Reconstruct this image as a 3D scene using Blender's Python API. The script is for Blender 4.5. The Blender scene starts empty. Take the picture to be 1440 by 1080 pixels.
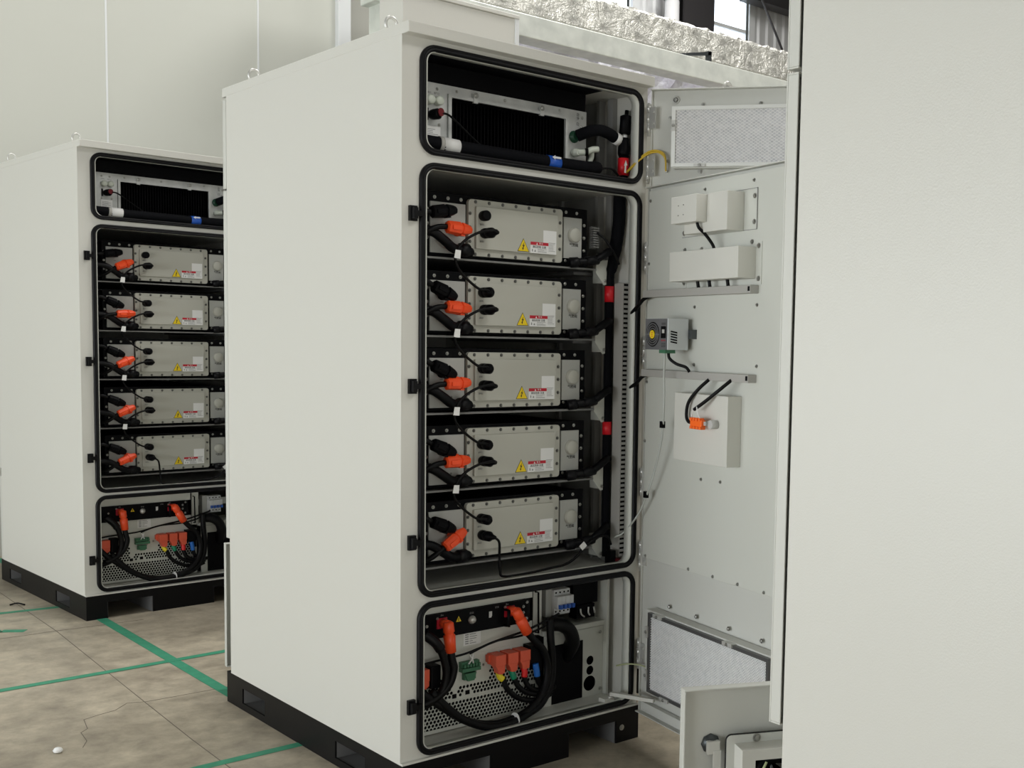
import bpy, bmesh, math, random
from mathutils import Matrix, Vector
random.seed(7)
SC = bpy.context.scene
COL = SC.collection
PI = math.pi
def RZ(deg): return Matrix.Rotation(math.radians(deg), 4, 'Z')
def T(x, y, z): return Matrix.Translation((x, y, z))

# ------------------------------------------------------------------ camera
cam_d = bpy.data.cameras.new('camera'); cam = bpy.data.objects.new('camera', cam_d); COL.objects.link(cam)
yaw, pit, rol, F = 0.749821, -0.077568, 0.020656, 1619.88
fw = Vector((math.sin(yaw)*math.cos(pit), math.cos(yaw)*math.cos(pit), math.sin(pit)))
r0 = Vector((math.cos(yaw), -math.sin(yaw), 0)); u0 = r0.cross(fw)
c_, s_ = math.cos(rol), math.sin(rol)
rr = c_*r0 + s_*u0; uu = -s_*r0 + c_*u0
cam.matrix_world = Matrix(((rr.x, uu.x, -fw.x, -1.72739), (rr.y, uu.y, -fw.y, -3.00028),
                           (rr.z, uu.z, -fw.z, 1.39627), (0, 0, 0, 1)))
cam_d.sensor_fit = 'HORIZONTAL'; cam_d.sensor_width = 36
cam_d.lens = F/1440*36
cam_d.shift_x = -217.5/1440; cam_d.shift_y = 70.33/1440
cam_d.clip_start = 0.05; cam_d.clip_end = 200
SC.camera = cam

# ------------------------------------------------------------------ world, lights, exposure
W = bpy.data.worlds.new('overcast_sky'); SC.world = W; W.use_nodes = True
bg = W.node_tree.nodes['Background']; bg.inputs[0].default_value = (.80, .90, 1, 1); bg.inputs[1].default_value = 3.2
def area(name, loc, rot, sx, sy, power, col=(1, 1, 1)):
    l = bpy.data.lights.new(name, 'AREA'); l.shape = 'RECTANGLE'; l.size = sx; l.size_y = sy
    l.energy = power; l.color = col
    o = bpy.data.objects.new(name, l); COL.objects.link(o); o.location = loc
    o.rotation_euler = [math.radians(a) for a in rot]; return o
area('unseen_area_light', (-7.3, 1.0, 1.15), (90, 0, -90), 9, 2.2, 250, (1, 1, .96))
area('unseen_area_light', (-2.2, -8.8, 1.15), (90, 0, 0), 6, 2.2, 160, (1, 1, .96))  # added fill that lifts the low cabinet fronts; this wall has no opening
area('high_bay_lamp', (1.0, -6.8, 7.4), (0, 0, 0), 2.4, 2.4, 195, (1, .985, .95))
area('high_bay_lamp', (.6, 2.2, 7.8), (0, 0, 0), 2.4, 2.4, 190, (1, .985, .95))
area('high_bay_lamp', (5.0, -5.5, 7.6), (0, 0, 0), 2.4, 2.4, 160, (1, .985, .95))
area('high_bay_lamp', (5.0, .8, 7.8), (0, 0, 0), 2.4, 2.4, 290, (1, .985, .95))
area('high_bay_lamp', (8.5, 7.0, 7.8), (0, 0, 0), 2.4, 2.4, 250, (1, .985, .95))
SC.view_settings.view_transform = 'Standard'; SC.view_settings.look = 'None'
SC.view_settings.exposure = 0.06; SC.view_settings.gamma = 1.0; SC.view_settings.use_curve_mapping = False
SC.cycles.use_denoising = True
SC.cycles.max_bounces = 8

# ------------------------------------------------------------------ materials
MATS = {}
def mat(name, col, rough=.5, metal=0., bump=None, mix=None, emit=None, alpha=None, trans=0., spec=.5):
    """bump=(scale, strength, distance); mix=(colour2, scale, detail, lo, hi) mottles the colour"""
    m = bpy.data.materials.new(name); m.use_nodes = True; nt = m.node_tree
    b = nt.nodes['Principled BSDF']
    b.inputs['Base Color'].default_value = (*col, 1); b.inputs['Roughness'].default_value = rough
    b.inputs['Metallic'].default_value = metal; b.inputs['Specular IOR Level'].default_value = spec
    if trans: b.inputs['Transmission Weight'].default_value = trans
    tc = nt.nodes.new('ShaderNodeTexCoord')
    if mix:
        n = nt.nodes.new('ShaderNodeTexNoise'); n.inputs['Scale'].default_value = mix[1]; n.inputs['Detail'].default_value = mix[2]
        r = nt.nodes.new('ShaderNodeMapRange'); r.inputs[1].default_value = mix[3]; r.inputs[2].default_value = mix[4]
        x = nt.nodes.new('ShaderNodeMix'); x.data_type = 'RGBA'
        x.inputs[6].default_value = (*col, 1); x.inputs[7].default_value = (*mix[0], 1)
        nt.links.new(tc.outputs['Object'], n.inputs['Vector']); nt.links.new(n.outputs[0], r.inputs[0])
        nt.links.new(r.outputs[0], x.inputs[0]); nt.links.new(x.outputs[2], b.inputs['Base Color'])
    if bump:
        n = nt.nodes.new('ShaderNodeTexNoise'); n.inputs['Scale'].default_value = bump[0]; n.inputs['Detail'].default_value = 3
        bp = nt.nodes.new('ShaderNodeBump'); bp.inputs['Strength'].default_value = bump[1]; bp.inputs['Distance'].default_value = bump[2]
        nt.links.new(tc.outputs['Object'], n.inputs['Vector']); nt.links.new(n.outputs[0], bp.inputs['Height'])
        nt.links.new(bp.outputs[0], b.inputs['Normal'])
    if emit:
        b.inputs['Emission Color'].default_value = (*emit[0], 1); b.inputs['Emission Strength'].default_value = emit[1]
    MATS[name] = m; return m
WHITE = mat('white_powder_coat', (.645, .64, .595), .38, bump=(260, .25, .0012))
DOORW = mat('light_grey_powder_coat', (.60, .605, .565), .42, bump=(300, .2, .001))
INNER = mat('inner_panel_shaded', (.27, .27, .26), .45, bump=(300, .15, .001))  # bay wall colour darkened, the shade inside is put into it
LINER = mat('liner_panel_paint', (.62, .63, .58), .4)
BOXG = mat('sheet_box_paint', (.66, .655, .605), .42)
BLACKP = mat('black_paint', (.0022, .0022, .003), .45, bump=(200, .2, .001), spec=.2)
BLACKC = mat('black_case', (.0012, .0012, .0022), .5, spec=.12)
RUBBER = mat('black_rubber', (.0018, .0018, .003), .45, spec=.22)
CABLE = mat('black_cable', (.0015, .0015, .002), .48, spec=.2)
HOSE = mat('insulation_foam', (.0015, .0018, .0035), .8, bump=(400, .4, .002), spec=.15)
GREYP = mat('module_grey_paint', (.49, .485, .43), .42)
GREYP2 = mat('module_panel_paint', (.44, .445, .42), .5)
GALV = mat('galvanised_steel', (.50, .515, .51), .42, .55, mix=((.66, .67, .66), 14, 4, .35, .65), bump=(60, .1, .002))
BEAMM = mat('galvanised_beam', (.62, .65, .61), .45, .25, mix=((.76, .79, .74), 9, 5, .35, .65))
ZINC = mat('zinc_plated', (.62, .62, .59), .32, .45)
BOLTM = mat('bolt_steel', (.42, .42, .40), .3, .9)
DARKM = mat('dark_steel', (.10, .11, .115), .35, .7)
ORANGE = mat('orange_plastic', (.93, .085, .018), .38)
ORANGE2 = mat('dull_orange_plastic', (.72, .105, .05), .5)
BRIGHTO = mat('bright_orange_plastic', (1, .16, .012), .4)
YELLOW = mat('warning_yellow', (.86, .62, .01), .4)
BLACKINK = mat('black_ink', (.01, .01, .01), .6)
GREYINK = mat('grey_ink', (.22, .22, .22), .6)
PAPER = mat('white_label', (.80, .80, .79), .5)
REDL = mat('red_label', (.50, .012, .03), .5)
REDH = mat('red_hose_label', (.70, .01, .02), .4)
BLUEL = mat('blue_label', (.015, .10, .50), .35)
GREEN = mat('green_terminal', (.05, .17, .09), .5)
DGREEN = mat('dark_green_fitting', (.006, .05, .025), .5)
DARKRED = mat('dark_red_plastic', (.14, .006, .012), .45)
SHELFM = mat('shelf_steel', (.20, .20, .195), .4, .2)
DARKB = mat('dark_bolt', (.16, .16, .15), .35, .6)
TUNNEL = mat('tunnel_lit_grey', (.16, .16, .16), .45)  # black base paint greyed to imitate light falling on the tunnel walls
TGREEN = mat('green_floor_tape', (.035, .26, .15), .6, mix=((.05, .32, .19), 20, 4, .3, .7))
SLG = mat('green_sleeve', (.0, .22, .11), .4); SLY = mat('yellow_sleeve', (.80, .66, .02), .4)
SLR = mat('red_sleeve', (.70, .01, .01), .4); SLB = mat('blue_sleeve', (.01, .13, .50), .4)
DUCTM = mat('grey_duct_plastic', (.42, .41, .385), .5)
DUCTM2 = mat('slotted_duct_plastic', (.52, .52, .50), .5)
DEHG = mat('dehumidifier_grey', (.17, .17, .18), .4, .3)
DEHW = mat('dehumidifier_white', (.62, .65, .66), .3)
PLASTW = mat('milky_plastic', (.62, .66, .58), .35)
BRKW = mat('breaker_white', (.62, .63, .63), .4)
BRKB = mat('breaker_blue', (.02, .09, .40), .4)
CLEAR = mat('clear_tube', (.55, .58, .55), .2, spec=.6)
YWIRE = mat('yellow_wire', (.62, .42, .03), .4)
YGWIRE = mat('pale_green_wire', (.42, .46, .25), .4)
PADM = mat('filter_fleece', (.72, .72, .73), .8, bump=(70, .6, .006), mix=((.52, .53, .55), 60, 5, .35, .7))
DARKF = mat('dark_filter_frame', (.13, .13, .13), .4, .6)
ALU = mat('filter_frame_aluminium', (.78, .79, .76), .4, .3)
MESHW = mat('filter_mesh_wire', (.95, .95, .94), .5, .0)
STEELC = mat('dark_column_paint', (.030, .028, .030), .5)
CORR = mat('corrugated_cladding', (.68, .69, .70), .5, .1)
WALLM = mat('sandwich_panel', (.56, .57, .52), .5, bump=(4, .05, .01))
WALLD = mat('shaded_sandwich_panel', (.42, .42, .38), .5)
CEIL = mat('ceiling_cladding', (.30, .30, .29), .7)
HALLW = mat('hall_cladding', (.34, .34, .33), .6)
FRAMEW = mat('window_frame_white', (.72, .74, .75), .4)
PIPEW = mat('white_pipe', (.75, .75, .76), .4)
FILM = mat('plastic_film', (.56, .56, .61), .5, bump=(18, .7, .02), mix=((.48, .47, .55), 12, 5, .4, .6))

def floor_mat():
    m = bpy.data.materials.new('polished_concrete'); m.use_nodes = True; nt = m.node_tree; N = nt.nodes.new; L = nt.links.new
    b = nt.nodes['Principled BSDF']; tc = N('ShaderNodeTexCoord')
    n1 = N('ShaderNodeTexNoise'); n1.inputs['Scale'].default_value = 1.3; n1.inputs['Detail'].default_value = 8; n1.inputs['Roughness'].default_value = .62
    n2 = N('ShaderNodeTexNoise'); n2.inputs['Scale'].default_value = 9; n2.inputs['Detail'].default_value = 7; n2.inputs['Roughness'].default_value = .7
    n1.inputs['Distortion'].default_value = .5
    L(tc.outputs['Object'], n1.inputs['Vector']); L(tc.outputs['Object'], n2.inputs['Vector'])
    r1 = N('ShaderNodeValToRGB'); r1.color_ramp.elements[0].position = .34; r1.color_ramp.elements[1].position = .66
    r1.color_ramp.elements[0].color = (.33, .29, .225, 1); r1.color_ramp.elements[1].color = (.57, .51, .40, 1)
    L(n1.outputs[0], r1.inputs[0])
    r2 = N('ShaderNodeValToRGB'); r2.color_ramp.elements[0].position = .3; r2.color_ramp.elements[1].position = .7
    r2.color_ramp.elements[0].color = (.62, .61, .60, 1); r2.color_ramp.elements[1].color = (1.15, 1.14, 1.12, 1)
    L(n2.outputs[0], r2.inputs[0])
    mx = N('ShaderNodeMix'); mx.data_type = 'RGBA'; mx.blend_type = 'MULTIPLY'; mx.inputs[0].default_value = 1
    L(r1.outputs[0], mx.inputs[6]); L(r2.outputs[0], mx.inputs[7]); L(mx.outputs[2], b.inputs['Base Color'])
    rr_ = N('ShaderNodeMapRange'); rr_.inputs[3].default_value = .42; rr_.inputs[4].default_value = .62
    L(n2.outputs[0], rr_.inputs[0]); L(rr_.outputs[0], b.inputs['Roughness'])
    bp = N('ShaderNodeBump'); bp.inputs['Strength'].default_value = .15; bp.inputs['Distance'].default_value = .004
    L(n2.outputs[0], bp.inputs['Height']); L(bp.outputs[0], b.inputs['Normal'])
    return m
FLOORM = floor_mat()
CRACK = mat('crack_line', (.17, .15, .12), .8)
def foil_mat():
    m = bpy.data.materials.new('crinkled_foil'); m.use_nodes = True; nt = m.node_tree; N = nt.nodes.new; L = nt.links.new
    b = nt.nodes['Principled BSDF']; b.inputs['Metallic'].default_value = .55; b.inputs['Roughness'].default_value = .32
    tc = N('ShaderNodeTexCoord')
    n = N('ShaderNodeTexNoise'); n.inputs['Scale'].default_value = 5; n.inputs['Detail'].default_value = 5; n.inputs['Distortion'].default_value = 2.2
    v = N('ShaderNodeTexVoronoi'); v.inputs['Scale'].default_value = 3.2; v.feature = 'F1'
    w = N('ShaderNodeTexNoise'); w.inputs['Scale'].default_value = 17; w.inputs['Detail'].default_value = 4; w.inputs['Distortion'].default_value = 3
    for q in (n, v, w): L(tc.outputs['Object'], q.inputs['Vector'])
    a = N('ShaderNodeMath'); a.operation = 'ADD'; L(n.outputs[0], a.inputs[0])
    m2 = N('ShaderNodeMath'); m2.operation = 'MULTIPLY'; m2.inputs[1].default_value = .45; L(w.outputs[0], m2.inputs[0]); L(m2.outputs[0], a.inputs[1])
    def M(op, x, y=None):
        q = N('ShaderNodeMath'); q.operation = op
        for i, t in enumerate((x, y)):
            if t is None: continue
            if isinstance(t, (int, float)): q.inputs[i].default_value = t
            else: L(t, q.inputs[i])
        return q.outputs[0]
    sp = N('ShaderNodeSeparateXYZ'); L(tc.outputs['Object'], sp.inputs[0])
    wx = M('ADD', M('MULTIPLY', sp.outputs[0], 3.1), M('MULTIPLY', n.outputs[0], .35)); wz = M('ADD', M('MULTIPLY', sp.outputs[2], 7.7), .14)
    fx = M('SUBTRACT', M('FRACT', wx), .5); fz = M('MULTIPLY', M('SUBTRACT', M('FRACT', wz), .5), .55)
    ang = M('ARCTAN2', fz, fx); rad = M('SQRT', M('ADD', M('MULTIPLY', fx, fx), M('MULTIPLY', fz, fz)))
    cb = N('ShaderNodeCombineXYZ'); L(M('MULTIPLY', ang, 2.6), cb.inputs[0]); L(M('MULTIPLY', M('FLOOR', wx), 5.3), cb.inputs[1]); L(M('MULTIPLY', M('FLOOR', wz), 3.7), cb.inputs[2])
    nr = N('ShaderNodeTexNoise'); nr.inputs['Scale'].default_value = 2.2; nr.inputs['Detail'].default_value = 2; L(cb.outputs[0], nr.inputs['Vector'])
    star = M('MULTIPLY', nr.outputs[0], M('MULTIPLY', M('SUBTRACT', .75, rad), .8))
    pinh = M('MULTIPLY', M('MINIMUM', M('MULTIPLY', rad, 7), 1), .35)
    a2 = N('ShaderNodeMath'); a2.operation = 'ADD'; L(M('MULTIPLY', a.outputs[0], .7), a2.inputs[0]); L(M('ADD', star, pinh), a2.inputs[1])
    bp = N('ShaderNodeBump'); bp.inputs['Strength'].default_value = 1; bp.inputs['Distance'].default_value = .06
    L(a2.outputs[0], bp.inputs['Height']); L(bp.outputs[0], b.inputs['Normal'])
    cr = N('ShaderNodeValToRGB'); cr.color_ramp.elements[0].color = (.54, .53, .48, 1); cr.color_ramp.elements[1].color = (.90, .89, .84, 1)
    L(w.outputs[0], cr.inputs[0]); L(cr.outputs[0], b.inputs['Base Color'])
    return m
FOIL = foil_mat()

# ------------------------------------------------------------------ mesh helpers
class MB:
    def __init__(s): s.v = []; s.f = []; s.sm = []
    def add(s, vs, fs, smooth=False):
        o = len(s.v); s.v += [tuple(v) for v in vs]
        for f in fs: s.f.append([o+i for i in f]); s.sm.append(smooth)
        return s
    def box(s, x0, x1, y0, y1, z0, z1):
        x0, x1 = sorted((x0, x1)); y0, y1 = sorted((y0, y1)); z0, z1 = sorted((z0, z1))
        return s.add([(x0,y0,z0),(x1,y0,z0),(x1,y1,z0),(x0,y1,z0),(x0,y0,z1),(x1,y0,z1),(x1,y1,z1),(x0,y1,z1)],
              [(0,3,2,1),(4,5,6,7),(0,1,5,4),(1,2,6,5),(2,3,7,6),(3,0,4,7)])
    def prism(s, poly, y0, y1, smooth=False):
        """poly of (x,z), extruded y0 (front) to y1"""
        n = len(poly); a = sum(poly[i][0]*poly[(i+1)%n][1]-poly[(i+1)%n][0]*poly[i][1] for i in range(n))
        if a < 0: poly = poly[::-1]
        vs = [(x, y0, z) for x, z in poly]+[(x, y1, z) for x, z in poly]
        return s.add(vs, [list(range(n)), list(range(2*n-1, n-1, -1))]+[(i, n+i, n+(i+1)%n, (i+1)%n) for i in range(n)], smooth)
    def tube(s, pts, r, n=10, caps=True, corr=0, sub=6, flat=1.):
        P = spline(pts, sub) if sub > 1 else [Vector(p) for p in pts]
        if corr:
            L = sum((P[i+1]-P[i]).length for i in range(len(P)-1)); k = max(4, int(L/corr)*2)
            P = resample(P, k)
        rs = [r]*len(P) if not isinstance(r, (list, tuple)) else [r[min(len(r)-1, int(i*len(r)/len(P)))] for i in range(len(P))]
        if corr: rs = [a*(1.0 if i % 2 else .84) for i, a in enumerate(rs)]
        vs = []; up = None
        for i, p in enumerate(P):
            t = (P[min(i+1, len(P)-1)]-P[max(i-1, 0)]).normalized()
            if up is None: up = Vector((0, 0, 1)) if abs(t.z) < .9 else Vector((1, 0, 0))
            x = up.cross(t).normalized(); up = t.cross(x).normalized()
            for k in range(n):
                a = 2*PI*k/n; vs.append(p+rs[i]*(math.cos(a)*x+flat*math.sin(a)*up))
        fs = [(i*n+k, i*n+(k+1)%n, (i+1)*n+(k+1)%n, (i+1)*n+k) for i in range(len(P)-1) for k in range(n)]
        s.add(vs, fs, True)
        if caps:
            o = len(s.v)-len(vs)
            s.f.append([o+k for k in range(n-1, -1, -1)]); s.sm.append(False)
            s.f.append([o+(len(P)-1)*n+k for k in range(n)]); s.sm.append(False)
        return s
    def lathe(s, prof, p0, d, n=20, smooth=True):
        """prof: (radius, distance along d from p0)"""
        d = Vector(d).normalized(); x = d.orthogonal().normalized(); y = d.cross(x); p0 = Vector(p0)
        vs = []
        for r, h in prof:
            for k in range(n):
                a = 2*PI*k/n; vs.append(p0+d*h+max(r, 1e-5)*(math.cos(a)*x+math.sin(a)*y))
        m = len(prof); fs = [(i*n+k, i*n+(k+1)%n, (i+1)*n+(k+1)%n, (i+1)*n+k) for i in range(m-1) for k in range(n)]
        s.add(vs, fs, smooth); o = len(s.v)-len(vs)
        s.f.append([o+k for k in range(n-1, -1, -1)]); s.sm.append(False)
        s.f.append([o+(m-1)*n+k for k in range(n)]); s.sm.append(False)
        return s
    def cyl(s, p0, p1, r, n=16, r1=None):
        p0 = Vector(p0); p1 = Vector(p1); h = (p1-p0).length; r1 = r if r1 is None else r1
        return s.lathe([(r, 0), (r1, h)], p0, p1-p0, n)
    def mesh(s, name, off=(0, 0, 0)):
        me = bpy.data.meshes.new(name)
        me.from_pydata([(v[0]-off[0], v[1]-off[1], v[2]-off[2]) for v in s.v], [], s.f)
        me.polygons.foreach_set('use_smooth', s.sm); me.update(); return me
def spline(pts, sub):
    P = [Vector(p) for p in pts]
    if len(P) < 3: return P
    Q = [2*P[0]-P[1]]+P+[2*P[-1]-P[-2]]; out = []
    for i in range(1, len(Q)-2):
        a, b, c, d = Q[i-1], Q[i], Q[i+1], Q[i+2]
        for k in range(sub):
            t = k/sub
            out.append(.5*((2*b)+(c-a)*t+(2*a-5*b+4*c-d)*t*t+(3*b-a-3*c+d)*t**3))
    out.append(P[-1]); return out
def resample(P, k):
    d = [0]
    for i in range(len(P)-1): d.append(d[-1]+(P[i+1]-P[i]).length)
    out = []; j = 0
    for i in range(k+1):
        t = d[-1]*i/k
        while j < len(P)-2 and d[j+1] < t: j += 1
        u = (t-d[j])/max(1e-9, d[j+1]-d[j]); out.append(P[j].lerp(P[j+1], min(1, u)))
    return out
def rrect(x0, x1, z0, z1, r, n=6):
    out = []
    for cx, cz, a0 in ((x1-r, z0+r, -90), (x1-r, z1-r, 0), (x0+r, z1-r, 90), (x0+r, z0+r, 180)):
        for k in range(n+1):
            a = math.radians(a0+90*k/n); out.append((cx+r*math.cos(a), cz+r*math.sin(a)))
    return out
def circ(cx, cz, r, n=24): return [(cx+r*math.cos(2*PI*k/n), cz+r*math.sin(2*PI*k/n)) for k in range(n)]
def holed(outer, holes, y0, y1):
    """plate in the XZ plane with real holes, thickness y0..y1; returns MB"""
    cu = bpy.data.curves.new('tmp', 'CURVE'); cu.dimensions = '2D'; cu.fill_mode = 'BOTH'; cu.extrude = abs(y1-y0)/2
    for lp in [outer]+holes:
        sp = cu.splines.new('POLY'); sp.points.add(len(lp)-1); sp.use_cyclic_u = True
        for i, p in enumerate(lp): sp.points[i].co = (p[0], p[1], 0, 1)
    o = bpy.data.objects.new('tmp', cu); COL.objects.link(o)
    me = bpy.data.meshes.new_from_object(o)
    mb = MB(); ym = (y0+y1)/2
    mb.add([(v.co.x, ym-v.co.z, v.co.y) for v in me.vertices], [list(p.vertices) for p in me.polygons])
    bpy.data.objects.remove(o); bpy.data.curves.remove(cu); bpy.data.meshes.remove(me)
    return mb
def sweep(loop, prof):
    """closed loop of (x,z), profile of (outward, y)"""
    n = len(loop); vs = []; m = len(prof)
    for i in range(n):
        a = Vector(loop[i-1]); b = Vector(loop[(i+1) % n]); t = (b-a).normalized(); o = Vector((t.y, -t.x))
        for q, y in prof: vs.append((loop[i][0]+o.x*q, y, loop[i][1]+o.y*q))
    return MB().add(vs, [(i*m+k, i*m+(k+1)%m, ((i+1)%n)*m+(k+1)%m, ((i+1)%n)*m+k) for i in range(n) for k in range(m)], True)

CACHE = {}
def obj(name, mb, material, parent=None, off=(0, 0, 0), bev=0., label=None, key=None, loc=None, kind=None, mtx=None):
    """one mesh object; mb may be an MB, a function giving one, or a mesh"""
    if key is not None and key in CACHE: me = CACHE[key]
    else:
        m = mb() if callable(mb) else mb
        me = m.mesh(name, off) if isinstance(m, MB) else m
        if len(me.materials) == 0: me.materials.append(material)
        if key is not None: CACHE[key] = me
    o = bpy.data.objects.new(name, me); COL.objects.link(o)
    if parent: o.parent = parent
    if loc: o.location = loc
    if mtx is not None: o.matrix_local = mtx
    if bev:
        b = o.modifiers.new('edge', 'BEVEL'); b.width = bev; b.segments = 2; b.limit_method = 'ANGLE'; b.angle_limit = .6
    if label: o['label'] = label
    if kind: o['kind'] = kind
    return o
def tag(o, label, cat, group=None):
    o['label'] = label; o['category'] = cat
    if group: o['group'] = group
    return o
def thing(name, label, cat, M, group=None):
    o = bpy.data.objects.new(name, None); COL.objects.link(o); o.empty_display_size = .05
    o.matrix_world = M; return tag(o, label, cat, group)
TX = {}
def txt(parent, name, body, size, x, y, z, material, sx=1., rot=0, loc_off=(0, 0, 0), side=1):
    """lettering in the XZ plane, facing -Y (side=1)"""
    k = (body, size, material.name)
    if k not in TX:
        c = bpy.data.curves.new('lettering', 'FONT'); c.body = body; c.size = size; c.align_x = 'CENTER'; c.align_y = 'CENTER'; c.extrude = .0002
        o = bpy.data.objects.new('tmp', c); COL.objects.link(o)
        me = bpy.data.meshes.new_from_object(o); me.materials.clear(); me.materials.append(material)
        bpy.data.objects.remove(o); bpy.data.curves.remove(c); TX[k] = me
    o = bpy.data.objects.new(name, TX[k]); COL.objects.link(o); o.parent = parent
    o.location = (x-loc_off[0], y-loc_off[1], z-loc_off[2]); o.rotation_euler = (PI/2, math.radians(rot), 0)
    return o
def bolt_mb(r=.0048, h=.004):
    m = MB(); m.lathe([(r*1.5, 0), (r*1.5, .001)], (0, 0, 0), (0, -1, 0), 12)
    m.lathe([(r, .001), (r, h), (r*.75, h+.001)], (0, 0, 0), (0, -1, 0), 6, False); return m
def bolt(parent, x, y, z, r=.0048, name='bolt', material=None, flip=False):
    o = obj(name, lambda: bolt_mb(r), material or BOLTM, parent, key=('bolt', r, (material or BOLTM).name))
    o.location = (x, y, z)
    if flip: o.rotation_euler = (0, 0, PI)
    return o

# ------------------------------------------------------------------ the hall
def struct(name, mb, m, bev=0):
    o = obj(name, mb, m, bev=bev); o['kind'] = 'structure'; return o
struct('floor', MB().box(-8, 15, -9, 10.4, -.15, 0), FLOORM)
# joints and cracks in the slab belong to the floor
def strip(pts, w, z0=.0002, z1=.0008):
    m = MB()
    for i in range(len(pts)-1):
        a = Vector(pts[i]); b = Vector(pts[i+1]); t = (b-a).normalized(); n = Vector((-t.y, t.x))*w/2
        q = [a+n, a-n, b-n, b+n]
        m.add([(p.x, p.y, z0) for p in q]+[(p.x, p.y, z1) for p in q], [(3,2,1,0),(4,5,6,7),(0,1,5,4),(1,2,6,5),(2,3,7,6),(3,0,4,7)])
    return m
def wob(p0, p1, n, a):
    return [(p0[0]+(p1[0]-p0[0])*i/n+random.uniform(-a, a), p0[1]+(p1[1]-p0[1])*i/n+random.uniform(-a, a)) for i in range(n+1)]
jt = MB()
for pts, w in (([(-.18, 5), (-.192, 2.803), (-.244, 1.477), (-.263, .949), (-.30, -1.0)], .0030),
               (wob((-.244, 1.477), (.30, 1.46), 6, .004), .003),
               (wob((-.85, 2.83), (.2, 2.80), 10, .006), .003),
               ([(-.244, 1.477), (-.30, 1.50), (-.36, 1.44), (-.43, 1.42), (-.48, 1.40), (-.50, 1.29), (-.53, 1.26), (-.54, 1.16), (-.57, 1.10)], .0024)):
    q = strip(pts, w); jt.add(q.v, q.f)
o = struct('trim_1', jt, CRACK)
TAPE = 'green tape lines on the workshop floor'
tag(obj('floor_tape', strip([(.043, 4.9), (.043, 1.2)], .048, .0008, .0014), TGREEN, None),
    'green tape line running from the farther cabinet toward the back corner of the nearer cabinet', 'tape', TAPE)
tag(obj('floor_tape', strip([(-2.2, 1.925), (-.249, 1.968), (.45, 1.995)], .042, .0015, .0021), TGREEN),
    'green tape line crossing the other line in the aisle between the two open cabinets', 'tape', TAPE)
tag(obj('floor_tape', strip([(-1.6, .60), (-.334, .668), (.1, .672)], .040, .0008, .0014), TGREEN),
    'green tape line in the foreground ending at the side of the nearer cabinet', 'tape', TAPE)
tag(obj('floor_tape', strip([(-2.0, 3.42), (-.305, 3.345), (.0, 3.315)], .040, .0008, .0014), TGREEN),
    'worn green tape line running under the side of the farther cabinet', 'tape', TAPE)
tag(obj('floor_tape', strip([(-1.2, 3.0), (-.385, 2.96), (-.30, 2.90)], .05, .0008, .0014), TGREEN),
    'short green tape stub at the left edge beside the farther cabinet', 'tape', TAPE)
pb = MB(); pb.lathe([(.004, 0), (.013, .003), (.016, .009), (.011, .016), (.003, .019)], (-.647, 1.10, .0), (0, 0, 1), 9)
tag(obj('plaster_crumb', pb, PAPER), 'small white crumb lying on the concrete near the left edge', 'debris')
tag(obj('cable_scrap', MB().tube([(-.225, 3.50, .004), (-.19, 3.495, .009), (-.165, 3.46, .004)], .004, 6), CABLE),
    'short curled black scrap on the floor beside the base of the farther cabinet', 'debris')
# walls
pm = MB()
pm.box(-8, 2.33, 5.0, 5.12, 0, 6.2)
struct('wall_partition', pm, WALLM)
sm_ = MB()
for i in range(9): sm_.box(1.749-1.0*i-.006, 1.749-1.0*i+.006, 4.997, 5.0, 0, 6.2)
struct('trim_3', sm_, FRAMEW)
struct('trim_2', MB().box(2.33, 2.43, 4.95, 5.12, 0, 6.2), FRAMEW, .004)
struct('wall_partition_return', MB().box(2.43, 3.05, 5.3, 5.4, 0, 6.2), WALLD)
# far cladded wall with windows
YW = 10.0
def corr_wall(x0, x1, z0, z1):
    m = MB(); x = x0; prof = [(0, 0), (.10, 0), (.13, -.03), (.17, -.03), (.20, 0)]
    xs = []
    while x < x1:
        for dx, dy in prof[:-1]:
            if x+dx < x1: xs.append((x+dx, YW+dy))
        x += .20
    xs.append((x1, YW))
    for i in range(len(xs)-1):
        (a, ya), (b, yb) = xs[i], xs[i+1]
        m.add([(a, ya, z0), (b, yb, z0), (b, yb+.05, z0), (a, ya+.05, z0), (a, ya, z1), (b, yb, z1), (b, yb+.05, z1), (a, ya+.05, z1)],
              [(0,3,2,1),(4,5,6,7),(0,1,5,4),(1,2,6,5),(2,3,7,6),(3,0,4,7)])
    return m
cw = MB()
for a in ((-8, 15, 0, 5.9), (-8, 8.0, 5.9, 8.5), (9.62, 10.5, 5.9, 8.5), (12.08, 15, 5.9, 8.5), (8.0, 9.62, 8.0, 8.5), (10.5, 12.08, 8.0, 8.5)):
    q = corr_wall(*a); cw.add(q.v, q.f)
struct('wall_back', cw, CORR)
def window(n, x0, x1, z0, z1, bars):
    fr = holed([(x0, z0), (x1, z0), (x1, z1), (x0, z1)], [[(x0+.1, z0+.08), (x1-.13, z0+.08), (x1-.13, z1-.1), (x0+.1, z1-.1)]], YW-.05, YW+.06)
    for z in bars: fr.box(x0+.1, x1-.13, YW-.03, YW+.04, z-.025, z+.025)
    o = struct('window_%d' % n, fr, FRAMEW)
    gm = bpy.data.materials.get('window_glass')
    if not gm:
        gm = mat('window_glass', (1, 1, 1), .02, trans=1.)
    obj('pane', MB().box(x0+.1, x1-.1, YW+.01, YW+.016, z0+.08, z1-.1), gm, o)
window(1, 8.0, 9.62, 5.85, 8.1, (6.9,)); window(2, 10.5, 12.08, 5.85, 8.1, (6.38, 7.2))
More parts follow.
